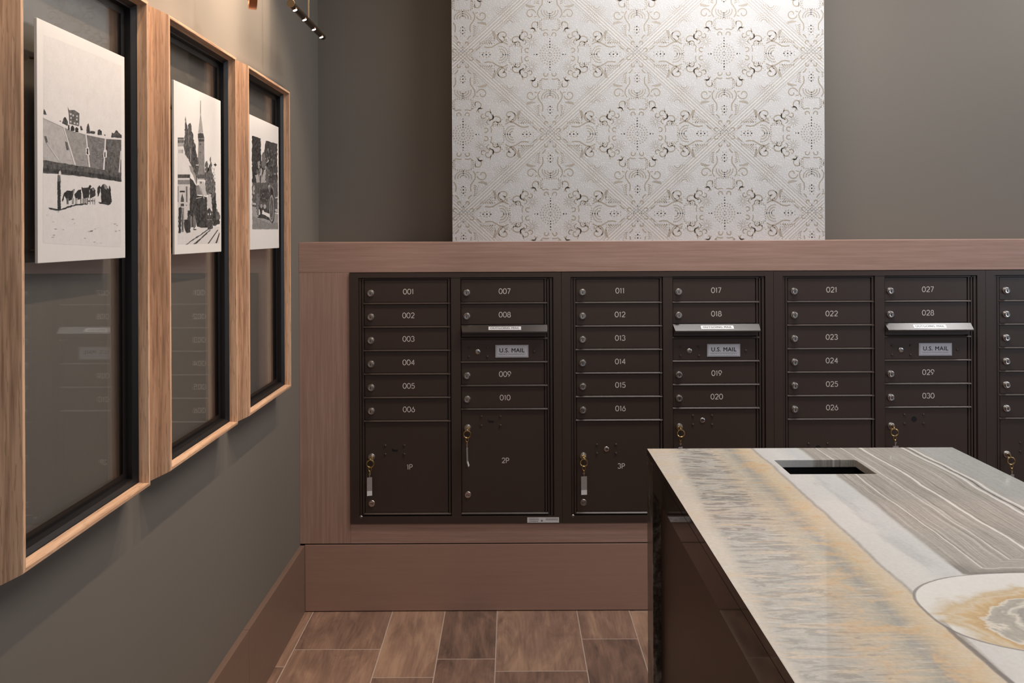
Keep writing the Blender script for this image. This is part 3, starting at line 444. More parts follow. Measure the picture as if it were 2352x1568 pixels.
(0.6,[(.079,.253),(.12,.249),(.157,.241),(.19,.239),(.239,.235),(.275,.229),(.335,.228),(.366,.221),(.414,.22),(.466,.216),(.519,.211),(.562,.208),(.612,.205),(.654,.203),(.7,.201),(.758,.206),(.813,.206),(.86,.207),(.903,.209),(.961,.209),(.962,.195),(.966,.181),(.962,.167),(.959,.155),(.911,.155),(.843,.155),(.799,.157),(.743,.155),(.685,.157),(.645,.156),(.602,.153),(.55,.153),(.489,.154),(.438,.156),(.395,.155),(.342,.154),(.312,.156),(.252,.152),(.212,.154),(.164,.152),(.121,.154),(.076,.153),(.069,.164),(.08,.177),(.074,.187),(.08,.197),(.078,.209),(.077,.218),(.072,.232),(.073,.243)]),
(0.3,[(.219,.241),(.285,.262),(.399,.27),(.487,.264),(.562,.255),(.624,.248),(.65,.235),(.686,.221),(.703,.205),(.649,.225),(.59,.227),(.518,.232),(.462,.236),(.414,.237),(.333,.237),(.28,.238)]),
(0.5,[(.206,.416),(.303,.422),(.31,.408),(.307,.395),(.306,.379),(.282,.364),(.292,.352),(.283,.338),(.272,.322),(.274,.307),(.287,.292),(.286,.275),(.28,.262),(.212,.258),(.22,.272),(.199,.286),(.209,.303),(.196,.317),(.211,.327),(.209,.344),(.191,.36),(.207,.372),(.2,.388),(.19,.402)]),
(0.25,[(.315,.327),(.391,.322),(.401,.308),(.393,.292),(.394,.282),(.377,.262),(.324,.264),(.326,.282),(.313,.296),(.308,.314)]),
(0.7,[(.19,.255),(.26,.259),(.278,.247),(.207,.244)]),
(0.3,[(.429,.308),(.498,.309),(.592,.311),(.654,.315),(.663,.293),(.659,.277),(.589,.281),(.534,.285),(.466,.288)]),
(0.72,[(.537,.332),(.53,.327),(.528,.322),(.516,.32),(.505,.317),(.496,.313),(.479,.313),(.466,.312),(.457,.315),(.442,.318),(.442,.322),(.435,.325),(.431,.329),(.43,.334),(.435,.339),(.448,.343),(.454,.345),(.471,.349),(.484,.348),(.49,.348),(.502,.346),(.519,.344),(.524,.34),(.528,.337)]),
(0.66,[(.402,.332),(.4,.328),(.405,.325),(.398,.32),(.389,.319),(.378,.316),(.367,.315),(.36,.315),(.348,.317),(.338,.319),(.333,.322),(.325,.326),(.324,.33),(.327,.334),(.333,.339),(.339,.343),(.351,.344),(.355,.348),(.366,.348),(.376,.347),(.382,.346),(.395,.345),(.4,.34),(.403,.336)]),
(0.55,[(.612,.478),(.694,.511),(.794,.489),(.829,.418),(.801,.417),(.773,.477),(.702,.497),(.644,.472)]),
(0.22,[(.656,.456),(.706,.475),(.732,.486),(.779,.467),(.791,.451),(.796,.433),(.796,.416),(.69,.413),(.695,.426),(.683,.446)]),
(0.3,[(.838,.318),(.833,.287),(.826,.261),(.817,.235),(.795,.216),(.761,.205),(.737,.2),(.709,.204),(.688,.216),(.676,.233),(.659,.257),(.652,.285),(.642,.315),(.644,.344),(.658,.373),(.674,.394),(.692,.413),(.726,.429),(.75,.433),(.773,.43),(.791,.418),(.812,.399),(.831,.378),(.839,.35)]),
(0.66,[(.811,.324),(.815,.31),(.805,.295),(.802,.282),(.797,.269),(.784,.256),(.788,.245),(.768,.228),(.745,.217),(.727,.213),(.701,.214),(.682,.225),(.668,.243),(.663,.256),(.656,.266),(.649,.28),(.642,.292),(.636,.306),(.648,.319),(.645,.336),(.646,.349),(.646,.361),(.658,.376),(.663,.386),(.669,.398),(.686,.416),(.709,.427),(.73,.432),(.755,.429),(.767,.418),(.791,.402),(.799,.388),(.804,.379),(.803,.364),(.81,.352),(.803,.337)]),
(0.36,[(.787,.324),(.785,.3),(.771,.275),(.76,.257),(.745,.24),(.744,.234),(.716,.229),(.707,.231),(.691,.241),(.677,.256),(.668,.274),(.67,.296),(.674,.321),(.667,.344),(.682,.367),(.682,.386),(.7,.402),(.706,.41),(.726,.414),(.732,.412),(.747,.403),(.771,.387),(.779,.37),(.78,.346)]),
(0.55,[(.747,.322),(.746,.316),(.743,.311),(.739,.306),(.735,.302),(.729,.3),(.723,.299),(.717,.3),(.711,.302),(.707,.305),(.703,.31),(.701,.315),(.7,.321),(.701,.327),(.703,.333),(.707,.337),(.712,.341),(.718,.343),(.724,.344),(.73,.344),(.735,.342),(.74,.338),(.744,.334),(.746,.328)]),
(0.55,[(.777,.323),(.784,.323),(.671,.32),(.664,.32)]),
(0.55,[(.768,.276),(.775,.276),(.679,.367),(.672,.367)]),
(0.55,[(.747,.242),(.753,.242),(.7,.401),(.693,.401)]),
(0.55,[(.718,.229),(.725,.229),(.728,.415),(.722,.414)]),
(0.55,[(.69,.241),(.697,.241),(.757,.403),(.75,.403)]),
(0.55,[(.671,.274),(.677,.275),(.777,.37),(.77,.369)]),
(0.2,[(.277,.584),(.288,.593),(.308,.587),(.298,.576)]),
(0.33,[(.103,.65),(.117,.663),(.143,.655),(.131,.64)]),
(0.33,[(.271,.766),(.284,.779),(.308,.771),(.297,.756)]),
(0.38,[(.314,.68),(.322,.692),(.337,.684),(.33,.67)]),
(0.33,[(.28,.769),(.293,.782),(.318,.775),(.306,.759)]),
(0.33,[(.157,.816),(.17,.83),(.194,.821),(.182,.805)]),
(0.2,[(.25,.604),(.262,.618),(.285,.609),(.274,.593)]),
(0.33,[(.324,.664),(.333,.677),(.349,.669),(.341,.654)]),
(0.38,[(.198,.576),(.207,.587),(.223,.579),(.215,.565)]),
(0.2,[(.301,.691),(.315,.704),(.341,.696),(.329,.681)]),
(0.38,[(.228,.752),(.239,.761),(.261,.756),(.251,.746)]),
(0.2,[(.208,.812),(.22,.823),(.242,.817),(.232,.805)]),
(0.38,[(.17,.774),(.182,.788),(.203,.78),(.192,.763)]),
(0.38,[(.212,.789),(.22,.801),(.236,.793),(.228,.779)]),
(0.33,[(.31,.653),(.319,.663),(.337,.657),(.329,.644)]),
(0.38,[(.145,.623),(.155,.632),(.175,.626),(.166,.616)]),
(0.2,[(.262,.724),(.276,.734),(.303,.729),(.29,.717)]),
(0.33,[(.3,.636),(.314,.647),(.34,.64),(.328,.627)]),
(0.33,[(.279,.685),(.29,.698),(.31,.69),(.301,.675)]),
(0.38,[(.318,.797),(.331,.808),(.354,.802),(.343,.788)]),
(0.38,[(.283,.8),(.291,.809),(.304,.804),(.298,.794)]),
(0.38,[(.283,.795),(.294,.806),(.314,.8),(.305,.788)]),
(0.33,[(.134,.71),(.147,.722),(.171,.715),(.16,.7)]),
(0.33,[(.227,.636),(.238,.648),(.258,.64),(.248,.625)]),
(0.38,[(.15,.582),(.159,.594),(.177,.586),(.168,.571)]),
(0.33,[(.169,.649),(.179,.66),(.196,.653),(.188,.641)]),
(0.2,[(.647,.797),(.658,.806),(.679,.802),(.669,.791)]),
(0.5,[(.665,.827),(.676,.835),(.695,.831),(.686,.821)]),
(0.2,[(.684,.773),(.695,.782),(.715,.777),(.706,.767)]),
(0.5,[(.896,.669),(.908,.678),(.929,.673),(.919,.663)]),
(0.5,[(.541,.768),(.552,.777),(.571,.772),(.562,.761)]),
(0.26,[(.581,.802),(.59,.816),(.606,.807),(.598,.79)]),
(0.2,[(.563,.666),(.572,.675),(.586,.669),(.579,.659)]),
(0.42,[(.741,.663),(.752,.675),(.771,.667),(.762,.653)]),
(0.26,[(.701,.569),(.711,.579),(.728,.572),(.72,.56)]),
(0.42,[(.797,.781),(.808,.793),(.829,.786),(.819,.771)]),
(0.5,[(.804,.768),(.819,.778),(.845,.773),(.833,.762)]),
(0.2,[(.581,.735),(.595,.747),(.619,.74),(.607,.727)]),
(0.42,[(.818,.682),(.832,.693),(.857,.687),(.845,.674)]),
(0.42,[(.753,.676),(.764,.69),(.783,.68),(.774,.663)]),
(0.5,[(.709,.647),(.717,.661),(.73,.651),(.723,.635)]),
(0.5,[(.63,.726),(.642,.734),(.663,.73),(.653,.72)]),
(0.42,[(.658,.66),(.669,.67),(.688,.664),(.679,.652)]),
(0.2,[(.573,.763),(.583,.777),(.6,.768),(.592,.75)]),
(0.5,[(.588,.718),(.597,.727),(.613,.721),(.605,.711)]),
(0.5,[(.865,.776),(.876,.787),(.895,.78),(.886,.767)]),
(0.26,[(.907,.818),(.916,.829),(.932,.822),(.924,.81)]),
(0.26,[(.527,.587),(.535,.597),(.55,.59),(.543,.578)]),
(0.2,[(.684,.735),(.695,.75),(.715,.74),(.705,.721)]),
(0.5,[(.692,.584),(.706,.597),(.731,.589),(.719,.573)]),
(0.26,[(.676,.727),(.687,.738),(.706,.731),(.697,.717)]),
(0.2,[(.552,.773),(.56,.783),(.574,.776),(.567,.764)]),
(0.2,[(.56,.667),(.57,.682),(.589,.672),(.58,.654)]),
(0.42,[(.551,.773),(.561,.786),(.578,.777),(.569,.762)]),
(0.5,[(.761,.708),(.769,.72),(.783,.712),(.776,.698)]),
(0.42,[(.713,.754),(.721,.768),(.736,.758),(.728,.742)]),
(0.42,[(.706,.639),(.717,.649),(.736,.642),(.727,.631)]),
(0.2,[(.582,.675),(.589,.687),(.602,.679),(.596,.665)]),
(0.26,[(.797,.776),(.807,.785),(.825,.78),(.817,.768)]),
(0.26,[(.729,.614),(.738,.624),(.755,.617),(.747,.606)]),
(0.5,[(.835,.608),(.848,.618),(.871,.612),(.86,.6)]),
(0.42,[(.666,.836),(.673,.846),(.686,.839),(.68,.827)]),
(0.42,[(.597,.658),(.606,.672),(.623,.662),(.615,.646)]),
(0.26,[(.905,.752),(.914,.762),(.93,.756),(.922,.744)]),
(0.2,[(.647,.698),(.661,.711),(.686,.703),(.674,.688)]),
(0.2,[(.704,.65),(.716,.659),(.74,.654),(.729,.644)]),
(0.28,[(.293,.312),(.303,.321),(.32,.314),(.312,.303)]),
(0.28,[(.25,.333),(.263,.341),(.286,.335),(.275,.326)]),
(0.5,[(.392,.39),(.405,.397),(.429,.392),(.417,.384)]),
(0.5,[(.237,.417),(.246,.424),(.261,.419),(.254,.411)]),
(0.28,[(.394,.322),(.41,.331),(.437,.325),(.424,.313)]),
(0.55,[(.635,.458),(.65,.466),(.677,.461),(.664,.451)]),
(0.55,[(.223,.416),(.232,.427),(.249,.419),(.241,.407)]),
(0.28,[(.597,.377),(.608,.383),(.627,.379),(.618,.372)]),
(0.55,[(.4,.429),(.417,.438),(.448,.432),(.434,.422)]),
(0.5,[(.447,.393),(.461,.404),(.486,.396),(.474,.384)]),
(0.55,[(.254,.34),(.264,.349),(.28,.342),(.272,.331)]),
(0.5,[(.346,.36),(.359,.369),(.383,.363),(.372,.352)]),
(0.55,[(.257,.375),(.269,.381),(.293,.377),(.282,.37)]),
(0.5,[(.6,.383),(.613,.394),(.635,.386),(.624,.373)]),
(0.55,[(.342,.416),(.354,.424),(.377,.419),(.366,.409)]),
(0.55,[(.591,.439),(.603,.446),(.627,.442),(.616,.433)]),
(0.28,[(.565,.461),(.583,.468),(.616,.464),(.601,.456)]),
(0.5,[(.2,.338),(.211,.345),(.231,.341),(.221,.333)]),
(0.28,[(.595,.445),(.609,.453),(.636,.448),(.623,.438)]),
(0.28,[(.455,.417),(.465,.423),(.483,.419),(.474,.411)]),
(0.5,[(.534,.383),(.544,.394),(.563,.386),(.554,.373)]),
(0.28,[(.508,.314),(.517,.32),(.535,.316),(.527,.309)]),
(0.5,[(.344,.358),(.353,.365),(.371,.36),(.363,.352)]),
(0.55,[(.62,.466),(.637,.474),(.668,.47),(.653,.461)]),
(0.55,[(.203,.309),(.217,.32),(.244,.312),(.231,.299)]),
(0.28,[(.267,.403),(.279,.409),(.302,.405),(.291,.398)]),
(0.62,[(.438,.222),(.456,.225),(.491,.223),(.475,.219)]),
(0.62,[(.324,.212),(.349,.214),(.397,.213),(.375,.21)]),
(0.74,[(.646,.245),(.68,.248),(.742,.247),(.713,.243)]),
(0.62,[(.19,.232),(.207,.234),(.239,.233),(.224,.23)]),
(0.74,[(.691,.224),(.722,.226),(.779,.225),(.752,.223)]),
(0.74,[(.213,.233),(.241,.236),(.293,.235),(.269,.231)]),
(0.62,[(.826,.224),(.85,.226),(.895,.225),(.874,.223)]),
(0.62,[(.796,.259),(.821,.261),(.866,.26),(.845,.257)]),
(0.62,[(.236,.184),(.265,.187),(.319,.186),(.294,.182)]),
(0.62,[(.145,.199),(.173,.201),(.227,.2),(.202,.198)]),
(0.74,[(.794,.251),(.828,.253),(.892,.252),(.863,.249)]),
(0.62,[(.502,.24),(.52,.242),(.553,.241),(.538,.239)]),
(0.62,[(.622,.247),(.656,.25),(.718,.249),(.689,.245)]),
(0.74,[(.099,.201),(.123,.202),(.168,.202),(.147,.199)]),
(0.74,[(.675,.204),(.693,.207),(.727,.205),(.711,.201)]),
(0.74,[(.855,.241),(.885,.243),(.939,.242),(.914,.24)]),
(0.74,[(.76,.21),(.787,.213),(.839,.211),(.815,.208)]),
(0.62,[(.147,.17),(.168,.172),(.206,.171),(.188,.168)]),
(0.74,[(.903,.206),(.921,.209),(.956,.207),(.94,.204)]),
(0.62,[(.067,.242),(.085,.244),(.119,.243),(.103,.241)]),
(0.74,[(.301,.229),(.325,.23),(.37,.23),(.349,.228)]),
(0.62,[(.703,.181),(.729,.183),(.777,.182),(.755,.178)]),
(0.74,[(.513,.253),(.541,.255),(.592,.255),(.568,.252)]),
(0.74,[(.466,.164),(.492,.166),(.54,.165),(.517,.163)])]

# ------------------------------------------------------------------ helpers
class MB:
    """collects geometry in world metres; build() links it as one mesh object"""
    def __init__(s): s.v = []; s.f = []; s.m = []
    def quad(s, pts, m=0):
        n = len(s.v); s.v += [tuple(p) for p in pts]; s.f.append(tuple(range(n, n + len(pts)))); s.m.append(m)
    def box(s, a, b, m=0):
        x0, y0, z0 = a; x1, y1, z1 = b; n = len(s.v)
        s.v += [(x0, y0, z0), (x1, y0, z0), (x1, y1, z0), (x0, y1, z0), (x0, y0, z1), (x1, y0, z1), (x1, y1, z1), (x0, y1, z1)]
        for q in ((0, 3, 2, 1), (4, 5, 6, 7), (0, 1, 5, 4), (1, 2, 6, 5), (2, 3, 7, 6), (3, 0, 4, 7)):
            s.f.append(tuple(n + i for i in q)); s.m.append(m)
        return s
    def cyl(s, a, b, r0, r1=None, n=20, caps=True, m=0):
        a, b = Vector(a), Vector(b); d = (b - a).normalized(); r1 = r0 if r1 is None else r1
        u = d.orthogonal().normalized(); t = d.cross(u); k = len(s.v)
        for c, r in ((a, r0), (b, r1)):
            for i in range(n):
                an = 2 * PI * i / n; s.v.append(tuple(c + u * (r * math.cos(an)) + t * (r * math.sin(an))))
        for i in range(n):
            j = (i + 1) % n; s.f.append((k + i, k + j, k + n + j, k + n + i)); s.m.append(m)
        if caps:
            s.f.append(tuple(k + i for i in range(n))[::-1]); s.m.append(m)
            s.f.append(tuple(k + n + i for i in range(n))); s.m.append(m)
        return s
    def tube(s, pts, r, n=8, closed=False, m=0):
        P = [Vector(p) for p in pts]; k0 = len(s.v); N = len(P); up = None
        for i, p in enumerate(P):
            d = (P[(i + 1) % N] - P[i - 1]) if closed else (P[min(i + 1, N - 1)] - P[max(i - 1, 0)])
            d.normalize()
            u = d.orthogonal().normalized() if up is None else (up - d * up.dot(d)).normalized()
            up = u; t = d.cross(u)
            for j in range(n):
                an = 2 * PI * j / n; s.v.append(tuple(p + u * (r * math.cos(an)) + t * (r * math.sin(an))))
        for i in range(N if closed else N - 1):
            for j in range(n):
                a = k0 + i * n; b = k0 + ((i + 1) % N) * n; j2 = (j + 1) % n
                s.f.append((a + j, a + j2, b + j2, b + j)); s.m.append(m)
        if not closed:
            s.f.append(tuple(k0 + j for j in range(n))[::-1]); s.m.append(m)
            s.f.append(tuple(k0 + (N - 1) * n + j for j in range(n))); s.m.append(m)
        return s
    def lathe(s, prof, o, axis=(0, -1, 0), n=24, m=0):
        o = Vector(o); d = Vector(axis).normalized(); u = d.orthogonal().normalized(); t = d.cross(u); k = len(s.v)
        for r, h in prof:
            for i in range(n):
                an = 2 * PI * i / n; s.v.append(tuple(o + d * h + u * (r * math.cos(an)) + t * (r * math.sin(an))))
        for a in range(len(prof) - 1):
            for i in range(n):
                j = (i + 1) % n; s.f.append((k + a * n + i, k + a * n + j, k + (a + 1) * n + j, k + (a + 1) * n + i)); s.m.append(m)
        s.f.append(tuple(k + (len(prof) - 1) * n + i for i in range(n))); s.m.append(m)
        return s
    def ribbon(s, pts, wd, y, m=0, closed=False):
        """flat stroke in an XZ plane at depth y"""
        N = len(pts); L = []
        for i in range(N):
            a = pts[i - 1] if (i or closed) else pts[0]; b = pts[(i + 1) % N] if (i < N - 1 or closed) else pts[-1]
            dx, dz = b[0] - a[0], b[1] - a[1]; q = math.hypot(dx, dz) or 1; L.append((-dz / q, dx / q))
        n = len(s.v)
        for (x, z), (a, b) in zip(pts, L):
            s.v.append((x - a * wd / 2, y, z - b * wd / 2)); s.v.append((x + a * wd / 2, y, z + b * wd / 2))
        for i in range(N if closed else N - 1):
            j = (i + 1) % N; s.f.append((n + 2 * i, n + 2 * j, n + 2 * j + 1, n + 2 * i + 1)); s.m.append(m)
    def mesh(s, name, mats, o=(0, 0, 0), smooth=False):
        me = bpy.data.meshes.new(name); ox, oy, oz = o
        me.from_pydata([(x - ox, y - oy, z - oz) for x, y, z in s.v], [], s.f)
        for mt in (mats if isinstance(mats, (list, tuple)) else [mats]): me.materials.append(mt)
        me.polygons.foreach_set('material_index', s.m)
        bm = bmesh.new(); bm.from_mesh(me); bmesh.ops.recalc_face_normals(bm, faces=bm.faces) if not getattr(s, 'flat', False) else None
        bm.to_mesh(me); bm.free()
        if smooth:
            me.polygons.foreach_set('use_smooth', [True] * len(me.polygons))
            try: me.set_sharp_from_angle(angle=math.radians(40))
            except Exception: pass
        me.update(); return me
    def build(s, name, mats, parent=None, o=None, smooth=False, bevel=0):
        """geometry given in world metres; the parent thing sits at o"""
        if o is None:
            p = parent; o = Vector((0, 0, 0))
            while p is not None: o = o + p.location; p = p.parent
        ob = bpy.data.objects.new(name, s.mesh(name, mats, o, smooth)); C.objects.link(ob)
        if parent: ob.parent = parent
        if bevel:
            md = ob.modifiers.new('bevel', 'BEVEL'); md.width = bevel; md.segments = 2; md.limit_method = 'ANGLE'
        return ob
def inst(me, name, parent, loc=(0, 0, 0)):
    ob = bpy.data.objects.new(name, me); C.objects.link(ob); ob.parent = parent; ob.location = loc; return ob
def thing(name, label, cat, loc=(0, 0, 0), group=None):
    o = bpy.data.objects.new(name, None); C.objects.link(o); o.location = loc; o.empty_display_size = 0.05
    return tag(o, label, cat, group)
def tag(o, label, cat, group=None):
    o['label'] = label; o['category'] = cat
    if group: o['group'] = group
    return o
def structure(o, label=None):
    o['kind'] = 'structure'
    if label: o['label'] = label
    return o

# ------------------------------------------------------------------ materials
class NT:
    def __init__(s, name):
        s.mat = bpy.data.materials.new(name); s.mat.use_nodes = True; s.t = s.mat.node_tree
        s.b = s.t.nodes['Principled BSDF']
    def n(s, kind, **kw):
        nd = s.t.nodes.new(kind)
        for k, v in kw.items(): setattr(nd, k, v)
        return nd
    def put(s, sock, v):
        if isinstance(v, bpy.types.NodeSocket): s.t.links.new(v, sock)
        elif isinstance(v, (tuple, list)) and len(v) == 3 and sock.type == 'RGBA': sock.default_value = (*v, 1)
        else: sock.default_value = v
    def math(s, op, a, b=0.0, c=None, clamp=False):
        nd = s.n('ShaderNodeMath', operation=op, use_clamp=clamp); s.put(nd.inputs[0], a); s.put(nd.inputs[1], b)
        if c is not None: s.put(nd.inputs[2], c)
        return nd.outputs[0]
    def ss(s, x, a, b, lo=0.0, hi=1.0):
        nd = s.n('ShaderNodeMapRange', interpolation_type='SMOOTHSTEP'); s.put(nd.inputs[0], x)
        nd.inputs[1].default_value = a; nd.inputs[2].default_value = b; nd.inputs[3].default_value = lo; nd.inputs[4].default_value = hi
        return nd.outputs[0]
    def mix(s, f, a, b, blend='MIX'):
        nd = s.n('ShaderNodeMix', data_type='RGBA', blend_type=blend); s.put(nd.inputs[0], f); s.put(nd.inputs[6], a); s.put(nd.inputs[7], b)
        return nd.outputs[2]
    def noise(s, vec, scale=5.0, detail=3.0, rough=0.5, dist=0.0, col=False):
        nd = s.n('ShaderNodeTexNoise'); s.put(nd.inputs['Vector'], vec); nd.inputs['Scale'].default_value = scale
        nd.inputs['Detail'].default_value = detail; nd.inputs['Roughness'].default_value = rough; nd.inputs['Distortion'].default_value = dist
        return nd.outputs[1 if col else 0]
    def map(s, vec, sc=(1, 1, 1), loc=(0, 0, 0)):
        nd = s.n('ShaderNodeMapping'); s.put(nd.inputs[0], vec); nd.inputs[1].default_value = loc; nd.inputs[3].default_value = sc
        return nd.outputs[0]
    def ramp(s, x, stops, interp='LINEAR'):
        nd = s.n('ShaderNodeValToRGB'); cr = nd.color_ramp; cr.interpolation = interp; s.put(nd.inputs[0], x)
        while len(cr.elements) > 1: cr.elements.remove(cr.elements[-1])
        cr.elements[0].position = stops[0][0]; cr.elements[0].color = (*stops[0][1], 1)
        for p, c in stops[1:]:
            e = cr.elements.new(p); e.color = (*c, 1)
        return nd.outputs[0]
    def obj(s): return s.n('ShaderNodeTexCoord').outputs['Object']
    def bump(s, h, strength=0.2, dist=0.002):
        nd = s.n('ShaderNodeBump'); nd.inputs['Strength'].default_value = strength; nd.inputs['Distance'].default_value = dist
        s.put(nd.inputs['Height'], h); s.t.links.new(nd.outputs[0], s.b.inputs['Normal'])
    def set(s, **kw):
        for k, v in kw.items(): s.put(s.b.inputs[k.replace('_', ' ')], v)
        return s.mat

def plain(name, col, rough=0.5, metal=0.0, var=0.06, scale=40, spec=0.5, emit=0):
    t = NT(name); v = t.noise(t.obj(), scale, 3)
    a = tuple(c * (1 - var) for c in col); b = tuple(c * (1 + var) for c in col)
    t.set(Base_Color=t.mix(v, a, b), Roughness=rough, Metallic=metal)
    t.b.inputs['Specular IOR Level'].default_value = spec
    if emit:
        t.b.inputs['Emission Color'].default_value = (*col, 1); t.b.inputs['Emission Strength'].default_value = emit
    return t.mat
def wood(name, dark, mid, light, axis, rough=0.5, fine=1.0, bump=0.15, spec=0.4, pores=0.0):
    """straight-grained wood, grain running along axis 0/1/2"""
    t = NT(name); sc = [60 * fine] * 3; sc[axis] = 2.2; sc2 = [220 * fine] * 3; sc2[axis] = 9
    o = t.obj()
    n1 = t.noise(t.map(o, sc), 1.0, 4, 0.6, 0.3); n2 = t.noise(t.map(o, sc2), 1.0, 2, 0.5)
    n3 = t.noise(o, 3.0, 2)
    g = t.math('ADD', t.math('MULTIPLY', n1, 0.6), t.math('ADD', t.math('MULTIPLY', n2, 0.3), t.math('MULTIPLY', n3, 0.1)))
    c = t.ramp(g, [(0.36, dark), (0.5, mid), (0.64, light)])
    if pores:
        sc3 = [420] * 3; sc3[axis] = 26
        pn = t.noise(t.map(o, sc3), 1.0, 2, 0.5); c = t.mix(t.math('MULTIPLY', t.ss(pn, 0.57, 0.68), pores), c, dark)
    t.set(Base_Color=c, Roughness=rough); t.b.inputs['Specular IOR Level'].default_value = spec
    t.bump(n2, bump, 0.001); return t.mat

M = {}
def wall_paint(name, col):
    t = NT(name); o = t.obj(); v = t.noise(o, 1.3, 2); f = t.noise(o, 420, 2)
    t.set(Base_Color=t.mix(v, tuple(c * 0.97 for c in col), tuple(c * 1.03 for c in col)), Roughness=0.62)
    t.b.inputs['Specular IOR Level'].default_value = 0.3; t.bump(f, 0.12, 0.0006); return t.mat
M['paint'] = wall_paint('taupe_paint', (0.167, 0.150, 0.129))
M['ceiling'] = wall_paint('ceiling_paint', (0.55, 0.53, 0.50))
OAK = ((0.30, 0.17, 0.10), (0.60, 0.365, 0.228), (0.76, 0.50, 0.325))
M['oak_z'] = wood('oak_grain_upright', *OAK, 2, 0.5, 1.1, pores=0.6); M['oak_y'] = wood('oak_grain_level', *OAK, 1, 0.5, 1.1, pores=0.6)
LAM = ((0.328, 0.202, 0.155), (0.384, 0.243, 0.194), (0.456, 0.298, 0.243))
M['lam_x'] = wood('brown_laminate_level', *LAM, 0, 0.45, 1.6, 0.1); M['lam_z'] = wood('brown_laminate_upright', *LAM, 2, 0.45, 1.6, 0.1)
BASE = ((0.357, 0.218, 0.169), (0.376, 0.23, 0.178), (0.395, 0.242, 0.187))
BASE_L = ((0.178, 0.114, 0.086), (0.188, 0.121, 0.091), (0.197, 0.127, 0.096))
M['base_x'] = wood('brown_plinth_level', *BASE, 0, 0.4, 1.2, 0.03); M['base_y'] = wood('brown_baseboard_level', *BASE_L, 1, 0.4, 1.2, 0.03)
M['bronze'] = plain('bronze_powder_coat', (0.047, 0.030, 0.023), 0.42, 0, 0.05, 300)
M['bronze_dark'] = plain('bronze_recess', (0.014, 0.010, 0.008), 0.6, 0, 0.05, 300)
M['chrome'] = plain('satin_chrome', (0.62, 0.58, 0.54), 0.28, 1.0, 0.1, 200)
M['brass'] = plain('worn_brass', (0.62, 0.45, 0.20), 0.25, 1.0, 0.12, 200)
M['black'] = plain('black_metal_frame', (0.007, 0.006, 0.006), 0.4, 0, 0.1, 80)
M['void'] = plain('keyhole_black', (0.004, 0.003, 0.003), 0.8)
M['number'] = plain('engraved_number_fill', (0.72, 0.66, 0.61), 0.5, 0, 0.05, 200)
M['plate'] = plain('brushed_mail_plate', (0.50, 0.50, 0.54), 0.45, 0.3, 0.04, 200)
M['ink'] = plain('black_ink', (0.02, 0.02, 0.025), 0.6)
M['greyink'] = plain('grey_ink', (0.22, 0.22, 0.24), 0.6)
M['label'] = plain('white_label', (0.72, 0.71, 0.70), 0.28, 0, 0.03, 120)
M['tag'] = plain('clear_plastic_tag', (0.30, 0.27, 0.26), 0.3, 0, 0.2, 160)
M['board'] = plain('print_board_edge', (0.63, 0.61, 0.595), 0.55, 0, 0.03, 60)
M['copper'] = plain('aged_copper', (0.42, 0.19, 0.10), 0.35, 0.9, 0.1, 120)
M['bar'] = plain('antique_brass_tube', (0.075, 0.052, 0.036), 0.38, 0.8, 0.1, 120)
M['stem'] = plain('brass_stem', (0.26, 0.19, 0.11), 0.3, 0.9, 0.1, 120)
M['cap'] = plain('dull_brass_cap', (0.13, 0.095, 0.06), 0.4, 0.7, 0.1, 120)
M['led'] = plain('led_lens_glow', (1.0, 0.90, 0.78), 0.4, 0, 0.0, 10, 0.5, 9.0)
M['side'] = plain('dark_gloss_laminate', (0.060, 0.037, 0.028), 0.38, 0, 0.06, 30, 0.5)

def glass():
    t = NT('clear_glass'); t.t.nodes.remove(t.b)
    fr = t.n('ShaderNodeFresnel'); ge = t.n('ShaderNodeNewGeometry'); t.put(fr.inputs[0], t.math('ADD', t.math('MULTIPLY', ge.outputs['Backfacing'], 1 / 1.5 - 1.5), 1.5))
    tr = t.n('ShaderNodeBsdfTransparent'); tr.inputs[0].default_value = (1, 1, 1, 1)
    gl = t.n('ShaderNodeBsdfGlossy'); gl.inputs['Roughness'].default_value = 0.012
    mx = t.n('ShaderNodeMixShader')
    t.t.links.new(t.math('MULTIPLY', fr.outputs[0], 1.35, clamp=True), mx.inputs[0])
    t.t.links.new(tr.outputs[0], mx.inputs[1]); t.t.links.new(gl.outputs[0], mx.inputs[2])
    t.t.links.new(mx.outputs[0], t.t.nodes['Material Output'].inputs[0]); return t.mat
M['glass'] = glass()

def floor_mat():
    t = NT('wood_look_plank_tile'); o = t.obj()
    at = t.n('ShaderNodeAttribute'); at.attribute_name = 'plank'; pl = at.outputs['Color']
    off = t.n('ShaderNodeVectorMath', operation='MULTIPLY_ADD'); t.put(off.inputs[0], pl); off.inputs[1].default_value = (9, 9, 9); t.put(off.inputs[2], o)
    v = off.outputs[0]
    n1 = t.noise(t.map(v, (11, 3.2, 1)), 1.0, 5, 0.6, 1.6); n2 = t.noise(t.map(v, (120, 9, 1)), 1.0, 3, 0.6); n3 = t.noise(t.map(v, (4, 2.2, 1)), 1.0, 2)
    g = t.math('ADD', t.math('MULTIPLY', n1, 0.55), t.math('ADD', t.math('MULTIPLY', n2, 0.2), t.math('MULTIPLY', n3, 0.25)))
    sep = t.n('ShaderNodeSeparateColor'); t.put(sep.inputs[0], pl)
    g = t.math('ADD', g, t.math('MULTIPLY', t.math('SUBTRACT', sep.outputs[0], 0.5), 0.16))
    c = t.ramp(g, [(0.30, (0.090, 0.058, 0.048)), (0.43, (0.185, 0.112, 0.083)), (0.54, (0.28, 0.170, 0.120)), (0.68, (0.42, 0.265, 0.178))])
    t.set(Base_Color=c, Roughness=0.42); t.b.inputs['Specular IOR Level'].default_value = 0.35; t.bump(n2, 0.12, 0.001); return t.mat
